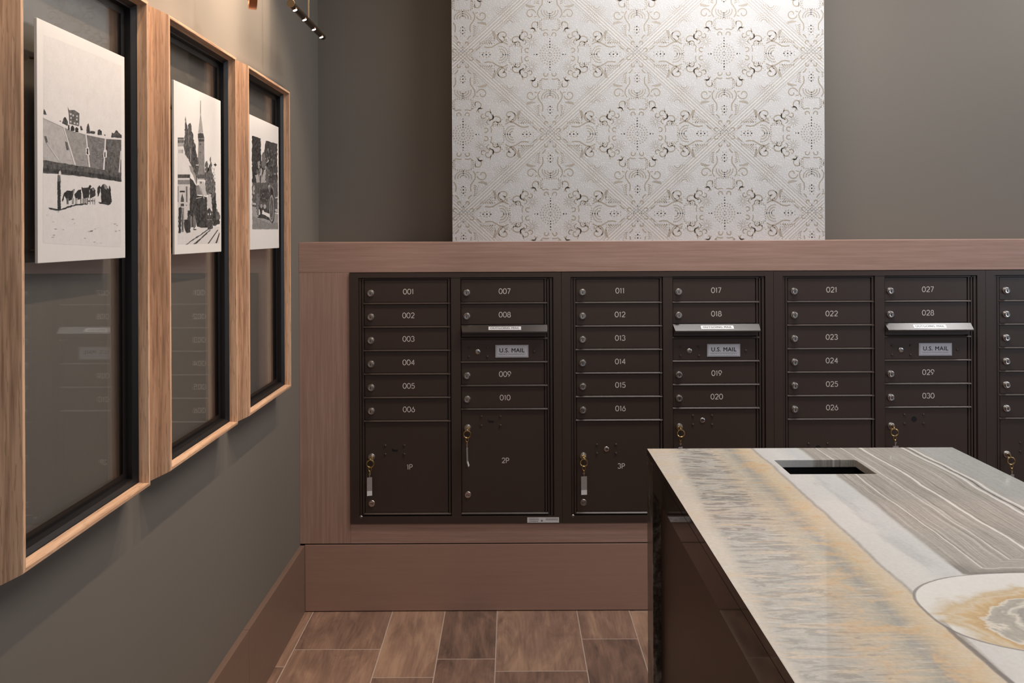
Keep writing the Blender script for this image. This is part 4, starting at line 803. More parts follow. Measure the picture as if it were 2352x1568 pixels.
M['tile'] = floor_mat(); M['grout'] = plain('pale_grout', (0.50, 0.40, 0.33), 0.8, 0, 0.08, 200)

def stone_mat(ox, oy):
    """banded onyx slab; coordinates restored to room metres"""
    t = NT('banded_onyx_slab'); p = t.map(t.obj(), (1, 1, 1), (ox, oy, 0))
    sx = t.n('ShaderNodeSeparateXYZ'); t.put(sx.inputs[0], p); X, Y = sx.outputs[0], sx.outputs[1]
    lo = t.math('SUBTRACT', t.noise(t.map(p, (2.0, 3.0, 1)), 1.0, 3), 0.5)
    hi = t.math('SUBTRACT', t.noise(t.map(p, (14, 7, 1)), 1.0, 4, 0.6), 0.5)
    Xd = t.math('ADD', X, t.math('ADD', t.math('MULTIPLY', lo, 0.035), t.math('MULTIPLY', hi, 0.016)))
    # the left bands lean a little towards the near end
    lean = t.math('MULTIPLY', t.math('SUBTRACT', 2.05, Y), t.math('MULTIPLY', t.ss(X, 0.40, 0.62, 1, 0), 0.055))
    Xl = t.math('ADD', Xd, lean)
    u = t.math('DIVIDE', t.math('SUBTRACT', Xl, 0.36), 0.84)
    q = lambda x: (x - 0.36) / 0.84
    band = t.ramp(u, [(0.0, (0.62, 0.55, 0.47)), (q(0.415), (0.63, 0.57, 0.49)), (q(0.44), (0.50, 0.47, 0.42)), (q(0.51), (0.49, 0.465, 0.42)), (q(0.535), (0.56, 0.48, 0.38)),
        (q(0.56), (0.50, 0.46, 0.38)), (q(0.580), (0.37, 0.36, 0.33)), (q(0.597), (0.52, 0.44, 0.33)), (q(0.615), (0.63, 0.52, 0.37)), (q(0.640), (0.65, 0.56, 0.44)), (q(0.646), (0.40, 0.37, 0.34)),
        (q(0.652), (0.66, 0.645, 0.62)), (q(0.70), (0.68, 0.67, 0.64)), (q(0.735), (0.60, 0.605, 0.60)), (q(0.765), (0.63, 0.63, 0.615)), (q(0.775), (0.34, 0.32, 0.29)),
        (q(0.80), (0.40, 0.37, 0.33)), (q(0.93), (0.40, 0.37, 0.33)), (q(1.04), (0.36, 0.34, 0.32)), (q(1.10), (0.42, 0.43, 0.42)), (1.0, (0.40, 0.42, 0.40))])
    # streaks across the left bands
    st = t.noise(t.map(p, (7, 75, 1)), 1.0, 4, 0.6, 0.6); st2 = t.noise(t.map(p, (16, 120, 1)), 1.0, 3, 0.6, 1.2)
    left = t.ss(X, 0.60, 0.655, 1, 0)
    peach = t.math('MULTIPLY', t.ss(st, 0.50, 0.66), t.math('MULTIPLY', left, 0.75))
    col = t.mix(peach, band, (0.66, 0.53, 0.39))
    pale = t.math('MULTIPLY', t.ss(st2, 0.55, 0.70), t.math('MULTIPLY', left, 0.5))
    col = t.mix(pale, col, (0.70, 0.66, 0.58))
    scr = t.noise(t.map(p, (11, 58, 1), (3, 1, 0)), 1.0, 4, 0.6, 1.6)
    zone = t.math('MULTIPLY', t.ss(Xl, 0.425, 0.445), t.ss(Xl, 0.52, 0.56, 1, 0))
    scrm = t.math('MULTIPLY', t.math('MULTIPLY', t.ss(scr, 0.50, 0.56), t.ss(scr, 0.60, 0.72, 1, 0.3)), t.math('MULTIPLY', zone, t.ss(Y, 1.15, 1.75, 0.38, 0.75)))
    col = t.mix(scrm, col, (0.22, 0.21, 0.195))
    org = t.math('MULTIPLY', t.ss(t.noise(t.map(p, (14, 22, 1), (7, 2, 0)), 1.0, 4, 0.6, 0.9), 0.48, 0.66), t.math('MULTIPLY', t.ss(t.math('ADD', Xl, t.ss(Y, 1.6, 1.15, 0.0, 0.05)), 0.54, 0.60), t.ss(Xd, 0.625, 0.645, 1, 0)))
    col = t.mix(t.math('MULTIPLY', org, 0.7), col, (0.66, 0.46, 0.27))
    gry = t.math('MULTIPLY', t.ss(t.noise(t.map(p, (20, 5, 1), (1, 9, 0)), 1.0, 3, 0.5), 0.55, 0.68), t.math('MULTIPLY', t.ss(Xd, 0.66, 0.70), t.ss(Xd, 0.75, 0.77, 1, 0)))
    col = t.mix(t.math('MULTIPLY', gry, 0.5), col, (0.46, 0.465, 0.465))
    # fine stripes that fold round the agate
    qq = t.math('MINIMUM', t.math('SUBTRACT', Xd, 0.77), t.math('MULTIPLY', t.math('SUBTRACT', t.math('ADD', Y, t.math('MULTIPLY', hi, 0.02)), 1.295), 2.0))
    sv = t.n('ShaderNodeCombineXYZ'); t.put(sv.inputs[0], t.math('MULTIPLY', qq, 210)); t.put(sv.inputs[1], t.math('MULTIPLY', Y, 3.0))
    fine = t.noise(sv.outputs[0], 1.0, 3, 0.65)
    sv2 = t.n('ShaderNodeCombineXYZ'); t.put(sv2.inputs[0], t.math('MULTIPLY', qq, 60)); t.put(sv2.inputs[1], t.math('MULTIPLY', Y, 1.5))
    wide = t.noise(sv2.outputs[0], 1.0, 2, 0.5)
    stripe = t.ramp(t.math('ADD', t.math('MULTIPLY', fine, 0.75), t.math('MULTIPLY', wide, 0.25)), [(0.34, (0.23, 0.215, 0.195)), (0.45, (0.37, 0.345, 0.305)), (0.56, (0.45, 0.42, 0.375)), (0.70, (0.64, 0.61, 0.56))])
    sz = t.math('MULTIPLY', t.ss(qq, -0.002, 0.012), t.ss(X, 1.06, 1.10, 1, 0.25))
    col = t.mix(t.math('MULTIPLY', sz, 0.85), col, stripe)
    def vein(x, wd): return t.ss(t.math('ABSOLUTE', t.math('SUBTRACT', qq, x)), wd * 0.5, wd * 1.3, 1, 0)
    for x, wd, c, k in ((0.167, 0.0035, (0.80, 0.77, 0.71), 0.9), (0.283, 0.004, (0.76, 0.75, 0.72), 0.85), (0.304, 0.004, (0.76, 0.75, 0.72), 0.85), (0.294, 0.0022, (0.12, 0.12, 0.12), 0.9), (0.045, 0.002, (0.78, 0.75, 0.69), 0.7), (0.112, 0.002, (0.78, 0.75, 0.70), 0.6)):
        col = t.mix(t.math('MULTIPLY', vein(x, wd), k), col, c)
    dk = t.math('MULTIPLY', t.math('MULTIPLY', t.ss(qq, 0.05, 0.0), t.ss(Y, 1.36, 1.31)), t.math('MULTIPLY', t.ss(qq, -0.004, 0.002), 0.75))
    col = t.mix(dk, col, (0.20, 0.19, 0.175))
    # agate
    nb = t.math('SUBTRACT', t.noise(t.map(p, (11, 17, 1), (4, 4, 0)), 1.0, 4, 0.55, 1.0), 0.5)
    def oval(cx, cy, rx, ry, e):
        ax = t.math('DIVIDE', t.math('ABSOLUTE', t.math('SUBTRACT', X, cx)), rx); ay = t.math('DIVIDE', t.math('ABSOLUTE', t.math('SUBTRACT', Y, cy)), ry)
        return t.math('POWER', t.math('ADD', t.math('POWER', ax, e), t.math('POWER', ay, e)), 1 / e)
    r = t.math('ADD', oval(0.90, 1.165, 0.268, 0.133, 2.6), t.math('MULTIPLY', hi, 0.03))
    r2 = t.math('ADD', oval(0.91, 1.130, 0.262, 0.118, 2.2), t.math('MULTIPLY', nb, 0.42))
    ag = t.ramp(t.math('MULTIPLY', r2, 0.7), [(0.0, (0.38, 0.38, 0.36)), (0.36, (0.42, 0.41, 0.38)), (0.42, (0.36, 0.34, 0.31)), (0.455, (0.70, 0.66, 0.58)), (0.475, (0.42, 0.39, 0.34)), (0.515, (0.46, 0.43, 0.38)), (0.535, (0.72, 0.67, 0.58)), (0.555, (0.56, 0.40, 0.22)), (0.60, (0.62, 0.46, 0.27)), (0.635, (0.66, 0.56, 0.42)), (0.67, (0.60, 0.47, 0.30)), (0.71, (0.68, 0.62, 0.53)), (0.75, (0.74, 0.72, 0.68)), (1.0, (0.76, 0.745, 0.715))])
    blob = t.ss(r, 0.992, 1.002, 1, 0)
    col = t.mix(blob, col, ag)
    col = t.mix(t.math('MULTIPLY', t.ss(t.math('ABSOLUTE', t.math('SUBTRACT', r, 1.0)), 0.004, 0.014, 1, 0), t.ss(X, 0.80, 0.72, 0.35, 0.85)), col, (0.27, 0.25, 0.235))
    crack = t.math('MULTIPLY', t.math('MULTIPLY', t.ss(t.math('ABSOLUTE', t.math('SUBTRACT', X, t.math('ADD', 0.640, t.math('MULTIPLY', hi, 0.02)))), 0.002, 0.007, 1, 0), t.ss(Y, 1.16, 1.10)), 0.85)
    col = t.mix(crack, col, (0.20, 0.18, 0.17))
    gn = t.noise(p, 160, 3)
    col = t.mix(0.12, col, t.ramp(gn, [(0.3, (0.2, 0.2, 0.2)), (0.7, (0.8, 0.8, 0.8))]), 'OVERLAY')
    t.set(Base_Color=col, Roughness=0.05); t.b.inputs['IOR'].default_value = 1.62; return t.mat
def apron_mat():  # slab sides and apron coloured dark: their shade is painted into the stone
    t = NT('polished_apron_painted_shade'); o = t.obj(); n1 = t.noise(t.map(o, (9, 9, 25)), 1.0, 4, 0.6, 0.6)
    t.set(Base_Color=t.ramp(n1, [(0.35, (0.030, 0.023, 0.018)), (0.65, (0.062, 0.048, 0.040))]), Roughness=0.05); return t.mat
M['apron'] = apron_mat()
def stone_edge():
    t = NT('onyx_mitred_edge'); o = t.obj(); n1 = t.noise(t.map(o, (30, 30, 12)), 1.0, 5, 0.65, 0.8); n2 = t.noise(o, 90, 3, 0.6)
    c = t.ramp(t.math('ADD', t.math('MULTIPLY', n1, 0.7), t.math('MULTIPLY', n2, 0.3)), [(0.38, (0.035, 0.029, 0.025)), (0.50, (0.11, 0.095, 0.082)), (0.60, (0.27, 0.24, 0.21)), (0.72, (0.45, 0.41, 0.35))])
    t.set(Base_Color=c, Roughness=0.12); return t.mat
ISL = (0.3635, 0.35, 0.0)
M['stone'] = stone_mat(ISL[0], ISL[1]); M['stone_edge'] = stone_edge()

def paper_mat():
    t = NT('embossed_pale_wallpaper'); o = t.obj()
    vo = t.n('ShaderNodeTexVoronoi'); t.put(vo.inputs['Vector'], o); vo.inputs['Scale'].default_value = 150
    d = t.ss(vo.outputs['Distance'], 0.15, 0.5)
    n1 = t.noise(o, 4, 2)
    c = t.mix(d, (0.60, 0.605, 0.615), (0.515, 0.52, 0.525)); c = t.mix(t.math('MULTIPLY', n1, 0.25), c, (0.55, 0.545, 0.535))
    t.set(Base_Color=c, Roughness=0.6); t.b.inputs['Specular IOR Level'].default_value = 0.25; t.bump(d, 0.35, 0.001); return t.mat
M['paper'] = paper_mat()
M['motif'] = plain('taupe_gold_motif', (0.37, 0.325, 0.26), 0.45, 0.15, 0.12, 60); M['motif_pale'] = plain('raised_white_line', (0.68, 0.67, 0.65), 0.5, 0, 0.05, 60)
def print_mat():
    t = NT('printed_photograph'); at = t.n('ShaderNodeAttribute'); at.attribute_name = 'ink'
    n = t.noise(t.map(t.obj(), (1, 260, 200)), 1.0, 3, 0.6); n2 = t.noise(t.obj(), 55, 4, 0.6)
    k = t.math('ADD', t.math('MULTIPLY', t.math('SUBTRACT', n, 0.5), 0.25), t.math('MULTIPLY', t.math('SUBTRACT', n2, 0.5), 0.22))
    n3 = t.noise(t.map(t.obj(), (1, 420, 150)), 1.0, 4, 0.7, 0.5); n4 = t.noise(t.obj(), 130, 5, 0.7)
    ink = at.outputs['Color']; bw = t.n('ShaderNodeRGBToBW'); t.put(bw.inputs[0], ink)
    tone = t.math('MULTIPLY', t.ss(bw.outputs[0], 0.55, 0.30), t.ss(bw.outputs[0], 0.0, 0.06, 0.35, 1.0))     # grain shows most in the mid tones
    gr = t.math('ADD', t.math('MULTIPLY', t.math('SUBTRACT', n3, 0.5), 0.30), t.math('MULTIPLY', t.math('SUBTRACT', n4, 0.5), 0.55))
    add = t.math('MULTIPLY', t.math('MULTIPLY', gr, tone), 0.5)
    c0 = t.n('ShaderNodeVectorMath', operation='ADD'); t.put(c0.inputs[0], ink); cv = t.n('ShaderNodeCombineXYZ')
    for q in range(3): t.put(cv.inputs[q], add)
    t.put(c0.inputs[1], cv.outputs[0]); c1 = t.n('ShaderNodeVectorMath', operation='MAXIMUM'); t.put(c1.inputs[0], c0.outputs[0]); c1.inputs[1].default_value = (0.012, 0.012, 0.012)
    c = t.mix(1.0, c1.outputs[0], t.ramp(t.math('ADD', k, 0.5), [(0.0, (0.6, 0.6, 0.6)), (0.5, (1, 1, 1)), (1.0, (1.35, 1.35, 1.35))]), 'MULTIPLY')
    t.set(Base_Color=c, Roughness=0.55); t.b.inputs['Specular IOR Level'].default_value = 0.3; return t.mat
M['print'] = print_mat()

# ------------------------------------------------------------------ setting
XW, YB, YM, ZC = -0.804, 3.183, 2.883, 3.0        # left wall, back wall, mailbox face, ceiling
structure(MB().box((XW - 0.12, -1.2, 0), (XW, YB + 0.12, ZC)).build('wall_left', M['paint']))
structure(MB().box((XW, YB, 0), (4.6, YB + 0.12, ZC)).build('wall_back', M['paint']))
structure(MB().box((XW - 0.12, -1.2, ZC), (4.6, YB + 0.12, ZC + 0.1)).build('ceiling', M['ceiling']))
def floor():
    mb = MB(); mb.flat = True; rnd = random.Random(11); val = []
    mb.box((XW - 0.12, -1.2, -0.1), (4.6, YB + 0.12, -0.0003), 1); val += [0.5] * 6
    xs = [-0.953, -0.755, -0.455, -0.256, -0.059, 0.242, 0.440, 0.638]
    wd = [0.3, 0.199, 0.199]; k = 0
    while xs[-1] < 4.5: xs.append(xs[-1] + wd[k % 3]); k += 1
    known = {0: (2.519, 0), 1: (2.623, 0), 2: (2.455, 0), 3: (2.560, 0), 4: (2.487, 0), 5: (2.682, 0)}
    g = 0.0016
    for i in range(len(xs) - 1):
        y0 = known.get(i, (2.3 + rnd.random() * 0.6,))[0]; ys = [y0]
        while ys[-1] > -1.1: ys.append(ys[-1] - 0.92)
        up = [y0 + 0.92]; edges = sorted(up + ys)
        for a, b in zip(edges[:-1], edges[1:]):
            x0 = max(xs[i], XW) + g; x1 = min(xs[i + 1], 4.55) - g; b2 = min(b, YB)
            mb.quad([(x0, a + g, 0), (x1, a + g, 0), (x1, b2 - g, 0), (x0, b2 - g, 0)], 0); val.append((rnd.random(), rnd.random(), rnd.random()))
    ob = mb.build('floor', [M['tile'], M['grout']])
    at = ob.data.color_attributes.new('plank', 'FLOAT_COLOR', 'CORNER')
    for p in ob.data.polygons:
        v = val[p.index]; v = (v, v, v) if isinstance(v, float) else v
        for li in p.loop_indices: at.data[li].color = (*v, 1)
    return ob
structure(floor())
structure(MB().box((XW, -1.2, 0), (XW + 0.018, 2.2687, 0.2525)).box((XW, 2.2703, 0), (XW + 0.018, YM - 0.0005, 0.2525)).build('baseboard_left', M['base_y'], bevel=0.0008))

# ------------------------------------------------------------------ brown millwork round the mailboxes
UN, UW, UX = 4, 0.801, -0.612
XR = UX + UN * UW
sur = thing('mailbox_surround', 'long brown wood-grain ledge and casing built around the bronze mailboxes', 'casing', (XW, YM, 0))
MB().box((XW, YM, 1.283), (3.6, YB, 1.397)).build('ledge', M['lam_x'], sur, bevel=0.001)
MB().box((XW, YM, 0.258), (UX - 0.001, YB, 1.2825)).build('stile', M['lam_z'], sur, bevel=0.0008)
MB().box((XR + 0.001, YM, 0.258), (3.6, YB, 1.2825)).build('stile', M['lam_z'], sur, bevel=0.0008)
MB().box((UX - 0.0005, YM, 0.258), (XR + 0.0005, YB, 0.333)).build('bottom_rail', M['lam_x'], sur, bevel=0.0008)
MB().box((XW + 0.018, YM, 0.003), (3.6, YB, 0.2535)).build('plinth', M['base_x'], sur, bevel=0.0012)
MB().box((XW + 0.02, YM + 0.006, 0), (3.6, YB, 0.258)).build('recess_backing', M['bronze_dark'], sur)

# ------------------------------------------------------------------ stroke numerals
def arc(cx, cy, rx, ry, a0, a1, n=14):
    return [(cx + rx * math.cos(math.radians(a0 + (a1 - a0) * i / n)), cy + ry * math.sin(math.radians(a0 + (a1 - a0) * i / n))) for i in range(n + 1)]
G = {
 '0': (0.66, [arc(0.33, 0.5, 0.30, 0.46, 0, 360, 28)]),
 '1': (0.36, [[(0.05, 0.80), (0.22, 0.96), (0.22, 0.04)]]),
 '2': (0.66, [arc(0.33, 0.69, 0.27, 0.27, 165, -35, 12) + [(0.09, 0.09)], [(0.04, 0.05), (0.62, 0.05)]]),
 '3': (0.62, [arc(0.29, 0.73, 0.24, 0.23, 160, -90, 12), arc(0.29, 0.28, 0.28, 0.24, 95, -160, 12)]),
 '4': (0.66, [[(0.48, 0.02), (0.48, 0.98)], [(0.48, 0.95), (0.06, 0.32)], [(0.04, 0.30), (0.64, 0.30)]]),
 '5': (0.62, [[(0.55, 0.95), (0.13, 0.95)], [(0.15, 0.98), (0.11, 0.50)], arc(0.29, 0.33, 0.28, 0.29, 130, -150, 14)]),
 '6': (0.62, [[(0.44, 0.96), (0.20, 0.66), (0.08, 0.46)], arc(0.31, 0.33, 0.27, 0.29, 150, 510, 22)]),
 '7': (0.60, [[(0.03, 0.95), (0.58, 0.95)], [(0.55, 0.95), (0.18, 0.04)]]),
 '8': (0.62, [arc(0.31, 0.73, 0.21, 0.22, -90, 270, 20), arc(0.31, 0.27, 0.27, 0.24, 90, 450, 22)]),
 '9': (0.62, [[(0.18, 0.04), (0.42, 0.34), (0.54, 0.54)], arc(0.31, 0.67, 0.27, 0.29, -30, 330, 22)]),
 'P': (0.62, [[(0.08, 0.02), (0.08, 1.0)], [(0.08, 0.95), (0.30, 0.95)] + arc(0.32, 0.70, 0.25, 0.25, 85, -85, 12) + [(0.30, 0.45), (0.08, 0.45)]]),
}
def number_mesh(txt, h=0.0208, sw=0.0025):
    mb = MB(); mb.flat = True; gap = 0.11 * h; tot = sum(G[c][0] * h for c in txt) + gap * (len(txt) - 1); x = -tot / 2
    for c in txt:
        wd, strokes = G[c]
        for st in strokes: mb.ribbon([(x + a * h, b * h - h / 2) for a, b in st], sw, -0.0003)
        x += wd * h + gap
    return mb.mesh('number', M['number'])
def text_polys(txt, size, bold=0.0, spacing=1.0, sx=1.0):
    cu = bpy.data.curves.new('t', 'FONT'); cu.body = txt; cu.size = size; cu.offset = bold; cu.align_x = 'CENTER'; cu.align_y = 'CENTER'; cu.space_character = spacing
    cu.resolution_u = 4
    ob = bpy.data.objects.new('t', cu); C.objects.link(ob); dg = bpy.context.evaluated_depsgraph_get(); dg.update()
    me = bpy.data.meshes.new_from_object(ob.evaluated_get(dg))
    r = ([(v.co.x * sx, v.co.y) for v in me.vertices], [tuple(p.vertices) for p in me.polygons])
    bpy.data.objects.remove(ob); bpy.data.curves.remove(cu); bpy.data.meshes.remove(me); return r
def add_text(mb, tp, fn, m):
    n = len(mb.v); mb.v += [fn(x, y) for x, y in tp[0]]
    for f in tp[1]: mb.f.append(tuple(n + i for i in f)); mb.m.append(m)

# ------------------------------------------------------------------ mailbox units
# local coordinates of a unit: x from its left edge, y depth from its face plane (negative = towards the room), z height
LZ = [1.1686 - 0.0889 * k for k in range(6)]             # lips under the small doors, left column
RZ = [1.1686, 1.0345, 0.9456, 0.8567, 0.7678]           # lips, right column
CL, CR = (0.056, 0.369), (0.4215, 0.7340)
FY = -0.006
def unit_frame():
    mb = MB(); g = 0.0006
    mb.box((g, FY, 1.263), (UW - g, 0.004, 1.281)); mb.box((g, FY, 0.3345), (UW - g, 0.004, 0.3615))
    mb.box((g, FY, 0.3615), (0.0345, 0.004, 1.263)); mb.box((0.770, FY, 0.3615), (UW - g, 0.004, 1.263)); mb.box((0.3835, FY + 0.0015, 0.3615), (0.4195, 0.004, 1.263))
    mb.box((0.0365, -0.0015, 0.364), (0.0435, 0.004, 1.2605)); mb.box((0.0465, -0.0005, 0.366), (0.0535, 0.006, 1.2585))
    mb.box((0.3725, -0.0015, 0.366), (0.3790, 0.006, 1.2585)); mb.box((0.7375, -0.0005, 0.366), (0.7435, 0.006, 1.2585)); mb.box((0.7475, -0.001, 0.364), (0.7530, 0.006, 1.2605)); mb.box((0.7580, -0.002, 0.363), (0.7660, 0.006, 1.2605))
    for x0, x1 in ((0.045, 0.3805), (0.4205, 0.757)): mb.box((x0, -0.001, 1.2563), (x1, 0.006, 1.2600))
    def lip(x0, x1, z):
        pr = [(0.006, z), (0.0008, z), (-0.0042, z - 0.0040), (-0.0042, z - 0.0056), (0.006, z - 0.0056)]; n = len(mb.v)
        for x in (x0, x1): mb.v += [(x, y, q) for y, q in pr]
        for i in range(5): j = (i + 1) % 5; mb.f.append((n + i, n + j, n + 5 + j, n + 5 + i)); mb.m.append(0)
        mb.f += [tuple(n + i for i in range(5)), tuple(n + 5 + i for i in range(5))[::-1]]; mb.m += [0, 0]
    for z in LZ + [0.3735]: lip(0.0530, 0.3800, z)
    for z in RZ + [0.3735]: lip(0.4205, 0.7470, z)
    mb.box((g, 0.0085, 0.34), (UW - g, 0.012, 1.279), 1)
    mb.box((0.012, 0.012, 0.34), (UW - 0.012, 0.285, 1.279), 1)
    mb.box((0.424, -0.001, 1.0390), (0.744, 0.006, 1.0560))
    return mb.mesh('frame', [M['bronze'], M['bronze_dark']])
def door_mesh(wd, ht):
    mb = MB(); mb.box((0, 0.001, 0), (wd, 0.0085, ht))
    me = mb.mesh('door', M['bronze'])
    bm = bmesh.new(); bm.from_mesh(me); bmesh.ops.bevel(bm, geom=[e for e in bm.edges], offset=0.0012, segments=2, affect='EDGES'); bm.to_mesh(me); bm.free(); return me
def lock_mesh():
    mb = MB(); mb.lathe([(0.0128, 0), (0.0136, 0.003), (0.0120, 0.006), (0.0100, 0.0065), (0.0096, 0.0120), (0.0088, 0.0132), (0.0060, 0.0128), (0.0058, 0.0120)], (0, 0, 0))
    mb.box((-0.0011, -0.01335, -0.0045), (0.0011, -0.0100, 0.0045), 1)
    return mb.mesh('lock', [M['chrome'], M['void']], smooth=True)
def button_mesh():
    mb = MB(); mb.lathe([(0.0122, 0), (0.0126, 0.002), (0.0112, 0.0042), (0.0072, 0.0048), (0.0040, 0.0038)], (0, 0, 0)); mb.box((-0.0075, -0.0052, -0.0011), (0.0075, -0.0040, 0.0011), 1)
    return mb.mesh('latch_button', [M['chrome'], M['bronze']], smooth=True)
def small_lock_mesh():
    mb = MB(); mb.lathe([(0.0092, 0), (0.0094, 0.0015), (0.0080, 0.0028), (0.0045, 0.0030)], (0, 0, 0)); mb.box((-0.0005, -0.0036, -0.0013), (0.0075, -0.0026, 0.0013), 1)
    return mb.mesh('master_lock', [M['chrome'], M['void']], smooth=True)
def screw_mesh():
    mb = MB(); mb.lathe([(0.0042, 0), (0.0042, 0.0022), (0.0030, 0.0034)], (0, 0, 0), n=14); return mb.mesh('screw', M['bronze'], smooth=True)
def hole_mesh(kind):
    mb = MB()
    if kind == 'round': mb.lathe([(0.0105, 0), (0.0105, 0.0004)], (0, 0, 0))
    else:
        mb.quad([(-0.012, -0.0004, 0.007), (-0.006, -0.0004, 0.002), (0.006, -0.0004, 0.0005), (0.012, -0.0004, 0.002), (0.011, -0.0004, -0.006), (-0.006, -0.0004, -0.007), (-0.011, -0.0004, -0.002)])
    return mb.mesh('keyhole', M['void'])
def plate_mesh():
    mb = MB(); w2, h2 = 0.0625, 0.0238
    mb.box((-w2, -0.002, -h2), (w2, 0, h2), 0)
    mb.box((-w2 + 0.005, -0.0027, -h2 + 0.005), (w2 - 0.005, -0.002, h2 - 0.004), 1)
    tp = text_polys('U.S. MAIL', 0.0218, 0.0, 1.08)
    for k, (dx, dy) in enumerate(((0, 0), (0.0005, 0), (-0.0005, 0), (0, 0.0004), (0, -0.0004))): add_text(mb, tp, lambda x, y: (x + dx, -0.0029 - 0.00002 * k, y + dy + 0.0028), 2)
    add_text(mb, text_polys('APPROVED BY THE POSTMASTER GENERAL', 0.0052), lambda x, y: (x, -0.0029, y - 0.0128), 3)
    mb.quad([(-w2 + 0.009, -0.0029, -0.0095), (w2 - 0.009, -0.0029, -0.0095), (w2 - 0.009, -0.0029, -0.0088), (-w2 + 0.009, -0.0029, -0.0088)], 3)
    return mb.mesh('mail_plate', [M['plate'], M['plate_face'], M['ink'], M['greyink']])
M['plate_face'] = plain('mail_plate_face', (0.60, 0.61, 0.66), 0.4, 0.1, 0.03, 200)
FLP = ((0.4215, 0.0, 1.0826), (0.747, 0.0, 1.0826), (0.7465, -0.022, 1.0600), (0.4265, -0.022, 1.0600))
def flap_mesh():
    mb = MB(); a, b, c, d = FLP; lo = lambda p, dz: (p[0], p[1], p[2] - dz)
    mb.quad([a, b, c, d]); mb.quad([d, c, lo(c, 0.005), lo(d, 0.005)]); mb.quad([lo(a, 0.024), lo(d, 0.005), lo(c, 0.005), lo(b, 0.024)]); mb.quad([a, d, lo(d, 0.005), lo(a, 0.024)]); mb.quad([b, lo(b, 0.024), lo(c, 0.005), c]); mb.quad([a, lo(a, 0.024), lo(b, 0.024), b])
    return mb.mesh('outgoing_flap', M['bronze_flap'])
M['bronze_flap'] = plain('bronze_satin_flap', (0.040, 0.029, 0.023), 0.27, 0, 0.05, 300)
def flap_label_mesh():
    mb = MB(); mb.flat = True; dz = (1.0826 - 1.0600) / 0.022; n = Vector((0, -(1.0826 - 1.0600), 0.022)).normalized()
    def pt(x, s, h): return (0.5865 + x, -s + n.y * h, 1.0826 - s * dz + n.z * h)
    W2 = 0.0615
    mb.quad([pt(-W2, 0.0165, 0.0005), pt(W2, 0.0165, 0.0005), pt(W2, 0.0055, 0.0005), pt(-W2, 0.0055, 0.0005)], 0)
    tp = text_polys('OUTGOING MAIL', 0.0128, 0.0, 1.1)
    for dx in (0, 0.0004, -0.0004): add_text(mb, tp, lambda x, y: pt(x + dx, 0.0110 - y * 0.62, 0.0008 + abs(dx) * 0.1), 1)
    return mb.mesh('outgoing_label', [M['label'], M['ink']])
def sticker_mesh():
    mb = MB(); mb.flat = True; y = FY - 0.0004
    mb.quad([(0.668, y, 0.3365), (0.788, y, 0.3365), (0.788, y, 0.3570), (0.668, y, 0.3570)], 0)
    y -= 0.0002; rnd = random.Random(5)
    for x0, x1 in ((0.676, 0.709), (0.738, 0.782)):
        for z in ((0.3535, 0.0018), (0.3480, 0.0034), (0.3415, 0.0030)):
            if x0 > 0.72 and z[0] < 0.345: continue
            x = x0
            while x < x1:
                l = rnd.uniform(0.0018, 0.005); mb.quad([(x, y, z[0] - z[1] / 2), (x + l, y, z[0] - z[1] / 2), (x + l, y, z[0] + z[1] / 2), (x, y, z[0] + z[1] / 2)], 1); x += l + 0.001
    mb.quad([(0.7195, y, 0.3405), (0.7265, y, 0.3405), (0.7265, y, 0.3475), (0.7195, y, 0.3475)], 1)
    return mb.mesh('sticker', [M['label'], M['greyink']])
PM = dict(frame=unit_frame(), lock=lock_mesh(), button=button_mesh(), mlock=small_lock_mesh(), screw=screw_mesh(), slot=hole_mesh('slot'), round=hole_mesh('round'), plate=plate_mesh(), flap=flap_mesh(), flabel=flap_label_mesh(), sticker=sticker_mesh())
tm = MB(); tm.lathe([(0.006, 0), (0.006, 0.003), (0.004, 0.005)], (0, 0, 0), n=14); PM['bolt'] = tm.mesh('bolt', M['chrome'], smooth=True)
DM = {}
def door(parent, name, col, z0, z1):
    key = (round(col[1] - col[0], 4), round(z1 - z0, 4))
    if key not in DM: DM[key] = door_mesh(*key)
    return inst(DM[key], name, parent, (col[0], 0, z0))
def on(d, me, name, x, z, y=0.001): return inst(me, name, d, (x - d.location.x, y, z - d.location.z))
UNITS = [((1, 2, 3, 4, 5, 6), (7, 8, 9, 10), ('1P', '2P'), ('slot', 'slot')),
         ((11, 12, 13, 14, 15, 16), (17, 18, 19, 20), ('3P', '4P'), ('lock', 'lock')),
         ((21, 22, 23, 24, 25, 26), (27, 28, 29, 30), ('5P', '6P'), ('round', 'round')),
         ((31, 32, 33, 34, 35, 36), (37, 38, 39, 40), ('7P', '8P'), ('round', 'round'))]
ULAB = ['bronze mailbox unit with doors 001 to 010, nearest the framed pictures', 'bronze mailbox unit with doors 011 to 020, second along the ledge',
        'bronze mailbox unit with doors 021 to 030, behind the stone counter', 'bronze mailbox unit cut off by the right edge, just past door 030']
